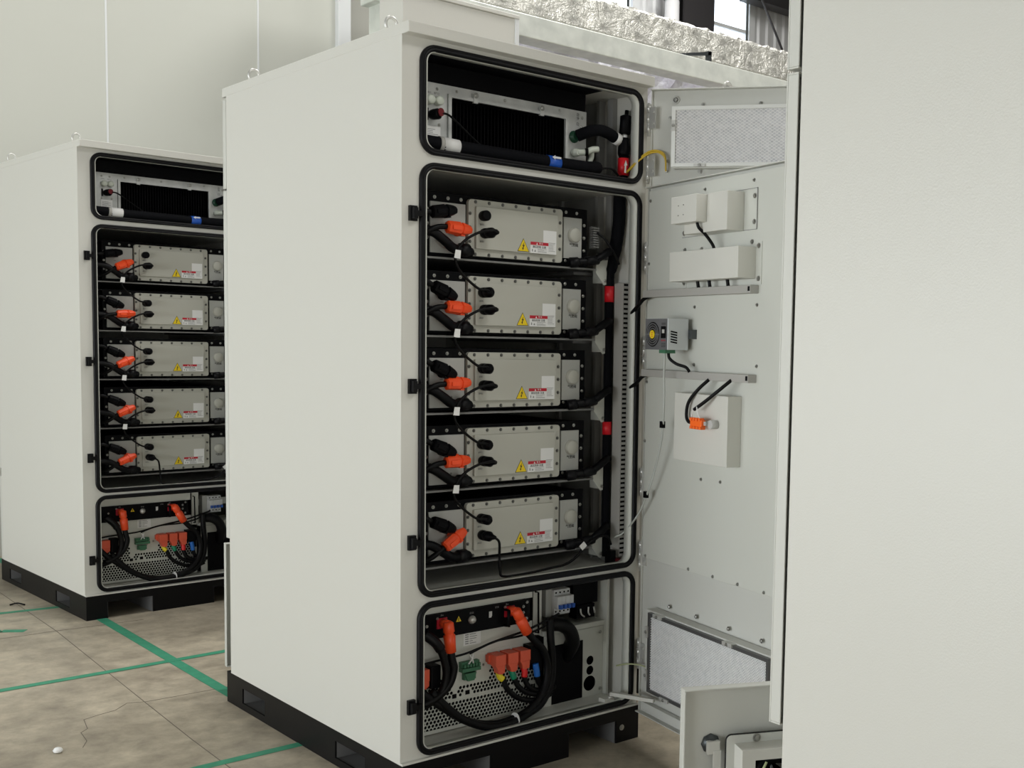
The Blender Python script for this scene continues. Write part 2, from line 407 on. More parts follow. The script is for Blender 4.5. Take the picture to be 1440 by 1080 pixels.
tag(obj('steel_column', MB().box(10.20, 10.83, 9.62, 9.65, 0, 8.5).box(10.20, 10.83, 9.86, 9.89, 0, 8.5).box(10.49, 10.54, 9.65, 9.86, 0, 8.5), STEELC),
    'dark steel column standing between the two high windows of the far wall', 'column')
dp = thing('drain_pipe', 'white vertical pipe running down the far wall beside the dark steel column', 'pipe', T(10.03, 9.7, 0))
obj('pipe', MB().cyl((0, 0, 0), (0, 0, 8.4), .11, 16), PIPEW, dp)
obj('clamp', MB().lathe([(.125, 0), (.125, .05)], (0, 0, 6.42), (0, 0, 1), 16).box(-.22, -.1, -.03, .03, 6.425, 6.465), DARKM, dp)
tag(obj('wall_beam', MB().box(11.6, 15, 9.6, 9.85, 6.77, 7.1), STEELC), 'dark horizontal steel beam high on the far wall right of the window', 'beam')
tag(obj('brace_rod', MB().cyl((11.65, 9.5, 6.885), (12.90, 9.5, 5.20), .018, 8), STEELC), 'thin dark diagonal brace rod in front of the corrugated wall', 'rod')
struct('wall_front', MB().box(-8, 15, -9.1, -9, 0, 8.5), HALLW)
struct('wall_right', MB().box(15, 15.1, -9.1, 10.4, 0, 8.5), HALLW)
struct('wall_left', holed([(-9, 0), (10.4, 0), (10.4, 8.5), (-9, 8.5)], [[(-3.5, .02), (5.5, .02), (5.5, 2.3), (-3.5, 2.3)]], 0, .1), HALLW)
wl = bpy.data.objects['wall_left']; wl.rotation_euler = (0, 0, PI/2); wl.location = (-8, 0, 0)
struct('ceiling', MB().box(-8.1, 15.1, -9.1, 10.4, 8.5, 8.6), CEIL)
# overhead beam, foil duct, white enclosure, film-wrapped unit
bm_ = thing('overhead_beam', 'long galvanised square beam running above the cabinets below the foil duct', 'beam', T(2.0, 3.0, 0))
obj('beam_section', MB().box(-.45, 7.2, 0, .16, 3.285, 3.427), BEAMM, bm_, bev=.006)
for x in (-.40, 6.9): obj('post', MB().box(x, x+.14, .01, .15, 0, 3.285), BEAMM, bm_)
ct = thing('angle_bracket', 'short dark angle bracket sticking up from the galvanised beam against the foil duct', 'bracket', T(4.24, 3.05, 3.427))
obj('arm', MB().add([(-.28, 0, .002), (.03, 0, .06), (.03, .03, .06), (-.28, .03, .002), (-.28, 0, .018), (.03, 0, .085), (.03, .03, .085), (-.28, .03, .018)],
    [(0,3,2,1),(4,5,6,7),(0,1,5,4),(1,2,6,5),(2,3,7,6),(3,0,4,7)]), DARKM, ct)
obj('leg', MB().box(.0, .035, 0, .03, 0, .085), DARKM, ct)
fd = thing('foil_duct', 'air duct wrapped in crinkled silver foil insulation running under the high windows', 'duct', T(3.0, 4.0, 0))
fm = MB(); nx, sec = 130, [(0, 3.775), (0, 3.84), (0, 3.92), (0, 4.0), (.03, 4.03), (.2, 4.035), (.45, 4.035), (.5, 4.0), (.5, 3.78), (.45, 3.75), (.03, 3.75)]
vs = []
for i in range(nx+1):
    x = -1.0+7.0*i/nx
    for j, (y, z) in enumerate(sec):
        a = .004*math.sin(i*1.7+j*2.1)+random.uniform(-.005, .005)
        pin = -.006 if i % 9 == 0 else 0
        vs.append((x+random.uniform(-.01, .01), y-(a-pin if y < .2 else -a+pin), z+(a if .0 < y else a*.3)))
k = len(sec)
fm.add(vs, [(i*k+j, i*k+(j+1) % k, (i+1)*k+(j+1) % k, (i+1)*k+j) for i in range(nx) for j in range(k)], False)
obj('duct_body', fm, FOIL, fd)
for i in range(5): obj('hanger', MB().cyl((.1+1.4*i, .25, 4.04), (.1+1.4*i, .25, 8.5), .012, 6), DARKM, fd)
en = thing('white_enclosure', 'tall plain white enclosure panel standing behind the nearer cabinet below the foil duct', 'cabinet', T(1.446, 2.5, 0))
obj('body', MB().box(0, .72, .006, .25, 0, 3.215), WHITE, en, bev=.004)
obj('corner_trim', MB().box(.715, .742, 0, .25, 0, 3.237), FRAMEW, en, bev=.003)
obj('top_rim', MB().box(-.003, .742, -.004, .255, 3.215, 3.237), WHITE, en, bev=.003)
wu = thing('wrapped_unit', 'large unit wrapped in pale lilac plastic film behind the nearer cabinet under the beam', 'crate', T(2.35, 3.2, 0))
obj('body', MB().box(0, 4.0, .12, 1.2, .1, 3.3), DOORW, wu)
fl = MB(); nx, nz = 40, 30; vs = []
for i in range(nx+1):
    for j in range(nz+1): vs.append((-.02+4.04*i/nx, .085+random.uniform(-.03, .03), .1+3.24*j/nz))
fl.add(vs, [(i*(nz+1)+j, (i+1)*(nz+1)+j, (i+1)*(nz+1)+j+1, i*(nz+1)+j+1) for i in range(nx) for j in range(nz)])
obj('film', fl, FILM, wu)
obj('foot', MB().box(0, 4.0, .12, 1.2, 0, .1), BLACKP, wu)

# ------------------------------------------------------------------ cabinet
CW, CD, CZ, CB, HT = .945, 1.293, 2.2674, .118, 2.30
BACK = 1.256
HINGE_F = (.945, -.02); HINGE_R = (.945, 1.293)
OPEN = {'top': (.078, .902, 1.952, 2.238), 'mid': (.078, .902, .633, 1.900), 'bot': (.076, .902, .144, .590)}
def shell_mb():
    ops = [rrect(*OPEN[k], .035) for k in ('top', 'mid', 'bot')]
    m = holed([(0, CB), (CW, CB), (CW, CZ), (0, CZ)], ops, 0, .022)
    m.box(0, .02, .022, BACK, CB, CZ); m.box(CW-.02, CW, .022, BACK, CB, CZ)
    m.box(.02, CW-.02, BACK-.02, BACK, CB, CZ); m.box(.02, CW-.02, .022, BACK-.02, CZ-.02, CZ)
    m.box(.02, CW-.02, .022, BACK-.02, CB, CB+.022)
    m.box(.02, CW-.02, .022, BACK-.02, 1.914, 1.934); m.box(.02, CW-.02, .022, BACK-.02, .600, .620)
    m.box(0, CW, -.013, 0, CB, CB+.007)
    return m
def jamb_mb(k):
    a, b, c, d = OPEN[k]; return sweep(rrect(a, b, c, d, .035), [(-.003, -.006), (.001, -.006), (.001, .030), (-.003, .030)])
def gasket_mb(k):
    a, b, c, d = OPEN[k]
    return sweep(rrect(a-.012, b+.0115, c-.006, d+.006, .042, 8),
                 [(-.0095, -.001), (-.0095, -.008), (-.006, -.013), (-.002, -.013), (0, -.010), (.002, -.013), (.006, -.013), (.0095, -.008), (.0095, -.001)])
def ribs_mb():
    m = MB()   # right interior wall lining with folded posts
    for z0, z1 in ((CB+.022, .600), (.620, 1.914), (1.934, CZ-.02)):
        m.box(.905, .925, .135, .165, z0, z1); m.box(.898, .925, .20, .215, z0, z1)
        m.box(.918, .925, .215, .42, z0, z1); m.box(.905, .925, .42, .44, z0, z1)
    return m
def base_mb():
    H = CB
    m = holed([(0, 0), (.10, 0), (.10, .08), (.318, .08), (.318, 0), (.633, 0), (.633, .08), (.842, .08), (.842, 0), (CW, 0), (CW, H), (0, H)], [], -.013, -.007)
    q = holed([(0, 0), (.10, 0), (.10, .08), (.318, .08), (.318, 0), (.633, 0), (.633, .08), (.842, .08), (.842, 0), (CW, 0), (CW, H), (0, H)], [], CD-.006, CD)
    m.add(q.v, q.f)
    hs = [[(y0, .025), (y1, .025), (y1, .082), (y0, .082)] for y0, y1 in ((.215, .415), (.955, 1.152))]
    for x in (0, CW-.006):
        q = holed([(-.007, 0), (CD-.006, 0), (CD-.006, H), (-.007, H)], hs, 0, .006)
        m.add([(x+v[1], v[0], v[2]) for v in q.v], q.f)
    m.box(.006, CW-.006, -.007, CD-.006, H-.006, H)
    return m
def tunnel_mb():
    m = MB()
    for x in (.10, .318, .633, .842): m.box(x-.003, x+.003, -.007, CD-.007, .0, CB-.007)
    for y0, y1 in ((.215, .415), (.955, 1.152)):
        for a, b in ((.006, .097), (.321, .630), (.845, CW-.006)):
            m.box(a, b, y0-.004, y0, .0, CB-.007); m.box(a, b, y1, y1+.004, .0, CB-.007); m.box(a, b, y0, y1, .018, .022)
    return m
def eye_mb():
    m = MB(); m.lathe([(.019, 0), (.019, .004), (.012, .006), (.010, .008)], (0, 0, 0), (0, 0, 1), 16)
    R, r = .021, .0055; vs = []; n, k = 24, 8
    for i in range(n):
        a = 2*PI*i/n
        for j in range(k):
            b = 2*PI*j/k; vs.append(((R+r*math.cos(b))*math.cos(a)*.9, r*math.sin(b), .030+(R+r*math.cos(b))*math.sin(a)))
    m.add(vs, [(i*k+j, ((i+1) % n)*k+j, ((i+1) % n)*k+(j+1) % k, i*k+(j+1) % k) for i in range(n) for j in range(k)], True)
    return m
def keeper_mb():
    m = MB().box(-.014, .010, -.012, 0, -.022, .022); m.box(-.010, .004, -.026, -.012, -.016, .016)
    m.box(.004, .026, -.022, -.010, -.008, .008); return m
def hinge_mb(L=.095):
    m = MB()
    for z0, z1 in ((0, .027), (.031, L-.031), (L-.027, L)): m.cyl((0, 0, z0), (0, 0, z1), .0085, 12)
    m.box(-.003, .003, .0, .022, .0, L*.3); m.box(-.003, .003, 0, .022, L*.7, L)
    m.cyl((0, 0, -.012), (0, 0, L+.004), .005, 8)
    m.box(.004, .034, -.006, -.002, L*.12, L*.88)
    for z in (.3, .7): m.lathe([(.005, 0), (.005, .003)], (.024, -.006, L*z), (0, -1, 0), 8)
    return m
def pan_mb(w, z0, z1, inner, flange=.022, t=.004):
    """door pan: skin + turned edges. inner = sign of the inner side along local Y"""
    s = inner; m = MB().box(.002, w, 0, -s*t, z0, z1)
    m.box(.002, w, 0, s*flange, z0, z0+t); m.box(.002, w, 0, s*flange, z1-t, z1)
    m.box(w-t, w, 0, s*flange, z0+t, z1-t); m.box(.002, .002+t, 0, s*flange*.4, z0+t, z1-t)
    return m
def lattice(x0, x1, z0, z1, y, px, pz, w=.0012):
    m = MB(); slope = pz/px
    for sg in (1, -1):
        W_, H_ = x1-x0, z1-z0; c = -H_/slope if sg > 0 else 0
        while c < (W_ if sg > 0 else W_+H_/slope):
            # line: x = c + sg*(z)/slope, z in 0..H
            ta, tb = 0., H_
            xa, xb = c, c+sg*H_/slope
            lo, hi = (xa, xb)
            def zat(x): return (x-c)*slope*sg
            if sg > 0:
                if xa < 0: ta = zat(0)
                if xb > W_: tb = zat(W_)
            else:
                if xa > W_: ta = zat(W_)
                if xb < 0: tb = zat(0)
            if tb-ta > .002:
                A = (x0+c+sg*ta/slope, z0+ta); B = (x0+c+sg*tb/slope, z0+tb)
                m.add([(A[0]-w, y, A[1]), (A[0]+w, y, A[1]), (B[0]+w, y, B[1]), (B[0]-w, y, B[1]),
                       (A[0], y+.0015, A[1]), (B[0], y+.0015, B[1])], [(0, 1, 2, 3), (0, 3, 5, 4), (1, 4, 5, 2)])
            c += px
    return m

class Ctx: pass
def build_cabinet(M, name_txt, full=True, rear_angle=10., openf=True, eyes=4):
    root = thing('battery_cabinet', name_txt, 'cabinet', M, 'battery cabinets')
    obj('cabinet_shell', shell_mb, WHITE, root, key='shell')
    obj('top_cap', MB().box(0, CW, -.037, CD, CZ, HT), WHITE, root, bev=.002, key='cap')
    obj('base_frame', base_mb, BLACKP, root, key='base')
    obj('fork_tunnel', tunnel_mb, TUNNEL, root, key='tunnel')
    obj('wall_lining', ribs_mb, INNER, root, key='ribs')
    for k in ('top', 'mid', 'bot'):
        obj('opening_rim', lambda: jamb_mb(k), LINER, root, key='jamb'+k)
        obj('door_gasket', lambda: gasket_mb(k), RUBBER, root, key='gasket'+k)
    for x, y in ((.05, .15), (CW-.05, .15), (.05, 1.126), (CW-.05, 1.126))[:eyes]:
        o = obj('lifting_eye', eye_mb, ZINC, root, key='eye'); o.location = (x, y, HT)
    for z in (1.762, 1.258, .792, .292):
        o = obj('latch_keeper', keeper_mb, BLACKP, root, key='keeper'); o.location = (.036, 0, z)
    o = bolt(root, .868, -.013, .052, .007)
    # rear doors
    for nm, z0, z1, ang in (('rear_door', 1.936, 2.258, 0), ('rear_door', .632, 1.929, 0), ('rear_door', .095, .586, rear_angle)):
        d = obj(nm, pan_mb(.942 if not ang else .905, z0, z1, 1, .026), DOORW, root, bev=.0015, mtx=T(*HINGE_R, 0) @ RZ(180-ang))
        if ang == 0: obj('rear_gasket', sweep(rrect(.03, .91, z0+.03, z1-.03, .03, 3), [(-.01, .026), (-.01, .034), (.01, .034), (.01, .026)]), RUBBER, d)
        else: C_last[0] = d
    return root
C_last = [None]

def front_doors(root, M):
    A = obj('front_door', pan_mb(.90, 1.928, 2.258, -1, .022), DOORW, root, bev=.0015, mtx=T(*HINGE_F, 0) @ RZ(-55))
    B = obj('front_door', pan_mb(.90, .100, 1.930, -1, .022), DOORW, root, bev=.0015, mtx=T(*HINGE_F, 0) @ RZ(-100))
    for z in (1.648, 1.325, .868, .61-.0, .262): 
        o = obj('hinge', hinge_mb, ZINC, B, key='hinge'); o.location = (-.008, -.004, z); o.rotation_euler = (0, 0, .2)
    for z in (2.115, 1.955):
        o = obj('hinge', hinge_mb, ZINC, A, key='hinge'); o.location = (-.006, -.004, z); o.rotation_euler = (0, 0, -.5)
    # upper door filter
    obj('filter_housing', MB().box(.088, .80, -.002, -.030, 1.99, 2.19), DOORW, A)
    obj('filter_frame', holed([(.081, 1.994), (.80, 1.994), (.80, 2.194), (.081, 2.194)], [[(.094, 2.006), (.787, 2.006), (.787, 2.182), (.094, 2.182)]], -.042, -.030), ALU, A, bev=.001)
    obj('filter_fleece', MB().box(.09, .79, -.031, -.036, 2.0, 2.186), PADM, A)
    obj('filter_mesh', lattice(.094, .787, 2.006, 2.182, -.038, .0155, .0105), MESHW, A)
    for x, z, w, h in ((.088, 2.13, .012, .036), (.18, 1.998, .040, .010)):
        obj('filter_clip', MB().box(x-w/2, x+w/2, -.048, -.042, z-h/2, z+h/2), ZINC, A); bolt(A, x, -.048, z, .004)
    for x, z, r in ((.086, 2.223, .006), (.180, 2.206, .004), (.376, 2.206, .004), (.173, 1.984, .005), (.068, 2.164, .004), (.063, 2.019, .004)):
        bolt(A, x, -.004, z, r)
    obj('door_washer', MB().lathe([(.013, 0), (.013, .004), (.009, .005)], (.086, 0, 2.223), (0, -1, 0), 16), DOORW, A)
    obj('earth_stud', MB().cyl((.058, 0, 1.985), (.058, -.014, 1.985), .005, 8), ZINC, A)
    # lower door: liner, filter
    obj('liner_panel', MB().box(.030, .868, -.004, -.020, .657, 1.914), LINER, B, bev=.0015)
    for x, z in ((.365, 1.887), (.620, 1.889), (.320, 1.518), (.650, 1.519), (.323, 1.333), (.655, 1.337), (.040, 1.880), (.038, 1.669), (.039, 1.267),
                 (.033, 1.063), (.378, .967), (.484, .970), (.317, .665), (.455, .665), (.588, .665), (.05, .665), (.72, .665)):
        bolt(B, x, -.020, z, .0038)
    obj('filter_housing', MB().box(.105, .83, -.004, -.046, .203, .492), DOORW, B, bev=.001)
    obj('filter_frame', holed([(.136, .213), (.80, .213), (.80, .487), (.136, .487)], [[(.148, .224), (.790, .224), (.790, .476), (.148, .476)]], -.060, -.046), DARKF, B)
    obj('filter_fleece', MB().box(.14, .795, -.046, -.052, .218, .482), PADM, B)
    obj('filter_mesh', lattice(.148, .790, .224, .476, -.055, .0125, .0085, .0011), MESHW, B)
    for x, z, w, h in ((.20, .485, .05, .012), (.60, .485, .05, .012), (.25, .214, .05, .012), (.134, .42, .012, .04), (.134, .27, .012, .04)):
        obj('filter_clip', MB().box(x-w/2, x+w/2, -.066, -.044, z-h/2, z+h/2), ZINC, B, bev=.001); bolt(B, x, -.066, z, .004)
    for x in (.19, .35, .53, .70): bolt(B, x, -.008, .512, .005)
    # stay arm rail at the bottom of the door
    obj('bottom_channel', MB().box(.05, .85, -.004, -.024, .128, .150), DOORW, B, bev=.001)
    return A, B

# plug shapes -------------------------------------------------------
def hv_plug_mb(L=.088):
    """right angle power plug along local +X: ribbed grip then tapered nose, foot reaching back to the terminal"""
    m = MB(); n = 12; vs = []
    prof = [(0, .013), (.004, .0185), (.046, .0205), (.048, .0165), (.052, .0165), (.054, .020), (.078, .015), (L, .011)]
    for x, r in prof:
        for k in range(n):
            a = 2*PI*k/n+PI/n; rr2 = r*(1.05 if k % 2 else .95); vs.append((x, rr2*math.cos(a), rr2*math.sin(a)))
    m.add(vs, [(i*n+k, (i+1)*n+k, (i+1)*n+(k+1) % n, i*n+(k+1) % n) for i in range(len(prof)-1) for k in range(n)])
    m.f.append(list(range(n))); m.sm.append(False); m.f.append([(len(prof)-1)*n+k for k in range(n-1, -1, -1)]); m.sm.append(False)
    m.lathe([(.016, 0), (.016, .030), (.020, .031), (.020, .036)], (.060, .0, 0), (0, 1, 0), 14)
    m.box(.050, .064, -.008, .012, -.0215, -.017); m.box(.012, .042, -.0225, -.018, -.006, .006)
    return m
def sock_mb(L=.034):
    m = MB(); m.lathe([(.0155, 0), (.0155, .006), (.0175, .007), (.0175, L-.006), (.014, L-.003), (.011, L)], (0, 0, 0), (0, -1, 0), 18)
    for k in range(8):
        a = PI*k/4; m.box(.016*math.cos(a)-.002, .016*math.cos(a)+.002, -L+.008, -.008, .016*math.sin(a)-.002, .016*math.sin(a)+.002)
    return m
ORD = ['topmost', 'second highest', 'middle', 'second lowest', 'lowest']
SHZ = [1.650, 1.410, 1.170, .928, .688]

def module(M, zs, k, cn):
    r = thing('battery_module', 'grey and black battery module, %s in the %s' % (ORD[k], cn), 'battery', M @ T(.466, .12, zs+.004), 'battery modules in the '+cn)
    o = (.466, .12, 0.004)
    def P(name, f, m, bev=0, par=r): return obj(name, f, m, par, off=o, bev=bev, key='mod_'+name+str(bev))
    P('case', lambda: MB().box(.147, .785, .12, .126, .004, .200).box(.158, .775, .126, 1.15, .008, .196), BLACKC, .0015)
    for z in (.184, .022):
        for x in (.183, .231, .278, .693, .739): bolt(r, x-o[0], 0, z-o[2], .0038)
    for z in (.146, .103, .060):
        for x in (.157, .772): bolt(r, x-o[0], 0, z-o[2], .0038)
    P('terminal_panel', lambda: MB().box(.164, .291, .113, .12, .014, .170), GREYP2, .001)
    cv = P('cover_plate', lambda: MB().prism(rrect(.297, .668, .012, .189, .011), .105, .12), GREYP, .0012)
    ic = P('raised_lid', lambda: MB().prism(rrect(.319, .640, .035, .167, .003, 2), .094, .105), GREYP, .001)
    for i in range(7):
        for z in (.181, .018): bolt(cv, .322+.0517*i-o[0], .105-o[1], z-o[2], .0038, material=DARKB)
    for z in (.144, .101, .057):
        for x in (.302, .657): bolt(cv, x-o[0], .105-o[1], z-o[2], .0038, material=DARKB)
    vp = P('valve_panel', lambda: MB().box(.679, .756, .112, .12, .030, .167), GREYP2, .001)
    P('breather_valve', lambda: MB().lathe([(.0255, 0), (.0255, .003), (.0240, .004), (.0240, .010), (.0215, .0125), (.001, .0130)], (.722, .112, .109), (0, -1, 0), 28), GREYP)
    P('signal_socket', lambda: MB().lathe([(.0155, 0), (.0155, .004), (.0165, .005), (.0165, .020), (.014, .022)], (.347, .094, .084), (0, -1, 0), 18), BLACKC)
    obj('signal_socket', lambda: MB().lathe([(.0155, 0), (.0155, .004), (.0165, .005), (.0165, .024), (.013, .027)], (.342, .094, .138), (0, -1, 0), 18), BLACKC, r, off=o, key='mod_sock2')
    # stickers
    tr = P('warning_sign', lambda: MB().prism([(.4765, .0380), (.5235, .0380), (.5, .0810)], .0935, .094), BLACKINK)
    obj('sign_face', lambda: MB().prism([(.4790, .0396), (.5210, .0396), (.5, .0780)], .0930, .0935), YELLOW, tr, off=o, key='mod_yel', label='yellow face of the triangular sign')
    obj('sign_bolt', lambda: MB().prism([(.5035, .0690), (.4955, .0560), (.4995, .0565), (.4962, .0490), (.4945, .0495), (.4975, .0430), (.5010, .0485), (.4990, .0488), (.5045, .0600), (.5000, .0590)], .0925, .0930), BLACKINK, tr, off=o, key='mod_zap')
    ls = P('label_sheet', lambda: MB().box(.580, .634, .0934, .094, .036, .113), PAPER)
    def lines():
        m = MB()
        for z in (.0725, .0685, .064, .0595, .055, .0505, .046): m.box(.602, .602+random.choice((.020, .024, .027)), .0931, .0934, z, z+.0011)
        return m
    obj('print_lines', lines, GREYINK, ls, off=o, key='mod_lines')
    cl = P('caution_label', lambda: MB().box(.527, .601, .0926, .0933, .036, .0725), PAPER)
    obj('red_strip', lambda: MB().box(.5275, .6005, .0922, .0926, .0625, .0725), REDL, cl, off=o, key='mod_red', label='red header strip')
    def small():
        m = MB()
        for z in (.0495, .0460, .0425, .0395): m.box(.557, .557+random.choice((.030, .036, .026)), .0923, .0926, z, z+.0010)
        m.box(.534, .537, .0923, .0926, .041, .049); m.prism([(.543, .041), (.550, .041), (.5465, .048)], .0923, .0926)
        return m
    obj('small_print', small, GREYINK, cl, off=o, key='mod_small')
    txt(cl, 'header_text', '警 告', .0066, .570-o[0], .0919-o[1], .0675-o[2], PAPER)
    obj('header_triangle', lambda: MB().prism([(.5505, .0640), (.5575, .0640), (.554, .0705)], .0919, .0922), PAPER, cl, off=o, key='mod_tri')
    txt(cl, 'warning_text', '高压危险 注意', .0086, .5635-o[0], .0923-o[1], .0562-o[2], BLACKINK)
    txt(vp, 'valve_text', '气密阀', .0125, .722-o[0], .1115-o[1], .075-o[2], BLACKINK)
    txt(r, 'polarity_mark', '–', .02, .206-o[0], .1125-o[1], .104-o[2], BLACKINK)
    txt(r, 'polarity_mark', '+', .018, .243-o[0], .1125-o[1], .046-o[2], BLACKINK)
    txt(r, 'socket_text', '通讯1', .007, .340-o[0], .0935-o[1], .111-o[2], GREYINK)
    txt(r, 'socket_text', '通讯2', .007, .340-o[0], .0935-o[1], .058-o[2], GREYINK)
    return r

def power_lead(M, zs, k, cn, colr, x, z, tilt, mat_, tail):
    """plug with its cable; origin at the grip end of the plug"""
    org = (x, .060, zs+z)
    r = thing('power_lead', '%s power plug with cable on the %s module of the %s' % (colr, ORD[k], cn), 'power plug', M @ T(*org), '%s power plugs in the %s' % (colr, cn))
    p = obj('plug', hv_plug_mb, mat_, r, key='hvplug'+mat_.name); p.rotation_euler = (0, -math.radians(tilt), 0)
    obj('cable', MB().tube([tuple(t) for t in tail], .0085, 10), CABLE, r, off=(0, 0, 0))
    return r

def contents(M, cn, far=False):
    # ---------------- cooling unit
    o = (.43, .12, 1.934)
    r = thing('cooling_unit', 'galvanised cooling unit with dark grille in the top bay of the '+cn, 'cooling unit', M @ T(*o))
    def P(name, f, m, par=r, bev=0, label=None, off=o): return obj(name, f, m, par, off=off, bev=bev, key='cu_'+name+str(len(CACHE)) if False else None, label=label)
    P('front_plate', holed([(.055, 1.985), (.775, 1.985), (.775, 2.177), (.055, 2.177)], [[(.226, 1.990), (.692, 1.990), (.692, 2.152), (.226, 2.152)]], .12, .1225), GALV)
    P('grille_frame', holed([(.227, 1.990), (.691, 1.990), (.691, 2.151), (.227, 2.151)], [[(.238, 1.998), (.681, 1.998), (.681, 2.141), (.238, 2.141)]], .112, .121), GALV, bev=.001)
    fins = MB()
    for i in range(34): fins.box(.24+i*.013, .242+i*.013, .150, .17, 1.998, 2.141)
    fins.box(.232, .686, .17, .173, 1.992, 2.148)
    P('condenser_fins', fins, BLACKC)
    P('housing', MB().box(.056, .774, .1726, .80, 1.9345, 2.176), BLACKC)
    P('insulation_board', MB().box(.030, .775, .126, .140, 2.179, 2.246).box(.030, .775, .036, .126, 2.236, 2.246), BLACKC)
    for x in (.159, .189): P('filler_cap', MB().lathe([(.0135, 0), (.0145, .002), (.0145, .020), (.011, .024), (.0005, .025)], (x, .12, 2.123), (0, -1, 0), 18), PLASTW)
    pl = P('supply_plug', MB().lathe([(.014, 0), (.016, .01), (.0165, .030), (.011, .036)], (.170, .12, 2.080), (.25, -1, 0), 12).box(.150, .156, .112, .12, 2.062, 2.098), BLACKC)
    obj('red_ring', MB().lathe([(.0125, 0), (.0125, .004)], (.1795, .082, 2.084), (.25, -1, 0), 12), DARKRED, pl, off=o)
    P('supply_cable', MB().tube([(.178, .082, 2.080), (.215, .085, 2.078), (.30, .100, 2.03), (.375, .104, 1.985)], .0035, 8), CABLE)
    P('type_plate', MB().box(.147, .201, .117, .12, 2.000, 2.046), PAPER)
    lp = MB()
    for i in range(7): lp.box(.152, .152+random.choice((.03, .04, .022)), .1165, .117, 2.006+i*.005, 2.0075+i*.005)
    P('type_plate_print', lp, GREYINK)
    txt(r, 'cap_text', '注液口', .007, .159-o[0], .1195-o[1], 2.146-o[2], GREYINK); txt(r, 'cap_text', '排气口', .007, .189-o[0], .1195-o[1], 2.146-o[2], GREYINK)
    txt(r, 'outlet_text', '出水', .012, .738-o[0], .1195-o[1], 2.158-o[2], BLACKINK, rot=90); txt(r, 'outlet_text', '口', .012, .738-o[0], .1195-o[1], 2.132-o[2], BLACKINK)
    for x in (.324, .581):
        P('retaining_clip', MB().box(x-.008, x+.008, .109, .118, 2.136, 2.166), GALV); bolt(r, x-o[0], .109-o[1], 2.160-o[2], .0062)
    for x, z in ((.152, 2.160), (.190, 2.160), (.26, 2.163), (.44, 2.164), (.66, 2.166), (.752, 2.125), (.757, 2.155), (.150, 2.053), (.198, 2.053)): bolt(r, x-o[0], 0, z-o[2], .0035)
    P('outlet_ring', MB().lathe([(.0205, 0), (.0205, .003), (.016, .005), (.016, .018)], (.722, .12, 2.088), (0, -1, 0), 14), DGREEN, label='dark green pipe outlet ring')
    P('drain_outlet', MB().lathe([(.014, 0), (.014, .018), (.010, .020), (.010, .030)], (.722, .12, 2.034), (0, -1, 0), 14), PLASTW)
    # hoses
    def one(name, label, cat, parts, org, group=None):
        t = thing(name, label, cat, M @ T(*org), group)
        for p in parts: obj(p[0], p[1], p[2], t, off=org, label=p[3] if len(p) > 3 else None)
        return t
    one('drain_hose', 'milky white hose stub with black clamp beside the cooling unit of the '+cn, 'hose',
        [('hose', MB().tube([(.722, .098, 2.034), (.745, .082, 2.036), (.765, .075, 2.046), (.788, .072, 2.050)], .0105, 12), PLASTW),
         ('clamp', MB().lathe([(.013, 0), (.013, .010)], (.742, .083, 2.036), (1, -.6, .05), 14), BLACKC),
         ('tail', MB().tube([(.77, .08, 2.04), (.775, .09, 2.02), (.765, .10, 1.99), (.76, .11, 1.955)], .008, 8), PLASTW)], (.74, .09, 2.03))
    one('outlet_pipe', 'insulated black outlet pipe with white band in the top bay of the '+cn, 'pipe',
        [('insulation', MB().tube([(.724, .104, 2.090), (.755, .070, 2.106), (.790, .062, 2.112), (.835, .066, 2.106), (.866, .072, 2.096)], .0195, 14), HOSE),
         ('white_band', MB().cyl((.858, .0705, 2.099), (.889, .075, 2.092), .0205, 16), PAPER, 'white printed band')], (.78, .065, 2.1))
    one('insulated_hose', 'long black insulated hose along the bottom of the top bay of the '+cn, 'hose',
        [('insulation', MB().tube([(.035, .075, 1.990), (.11, .058, 1.985), (.22, .052, 1.981), (.40, .050, 1.979), (.60, .050, 1.978), (.72, .050, 1.979), (.775, .062, 1.985), (.788, .10, 1.992), (.775, .112, 1.993)], .0215, 16, sub=5), HOSE),
         ('white_band', MB().cyl((.168, .0545, 1.9835), (.222, .052, 1.981), .0228, 16), PAPER, 'white printed band'),
         ('grey_clamp', MB().cyl((.155, .055, 1.984), (.168, .0545, 1.9835), .0230, 16), DUCTM),
         ('blue_band', MB().cyl((.556, .050, 1.978), (.604, .050, 1.978), .0226, 16), BLUEL, 'blue band with a white arrow'),
         ('arrow_mark', MB().prism([(.562, 1.992), (.574, 1.985), (.574, 1.989), (.598, 1.989), (.598, 1.995), (.574, 1.995), (.574, 1.999)], .026, .0265), PAPER, 'white arrow')], (.43, .05, 1.957))
    v = (.908, .062, 1.956)
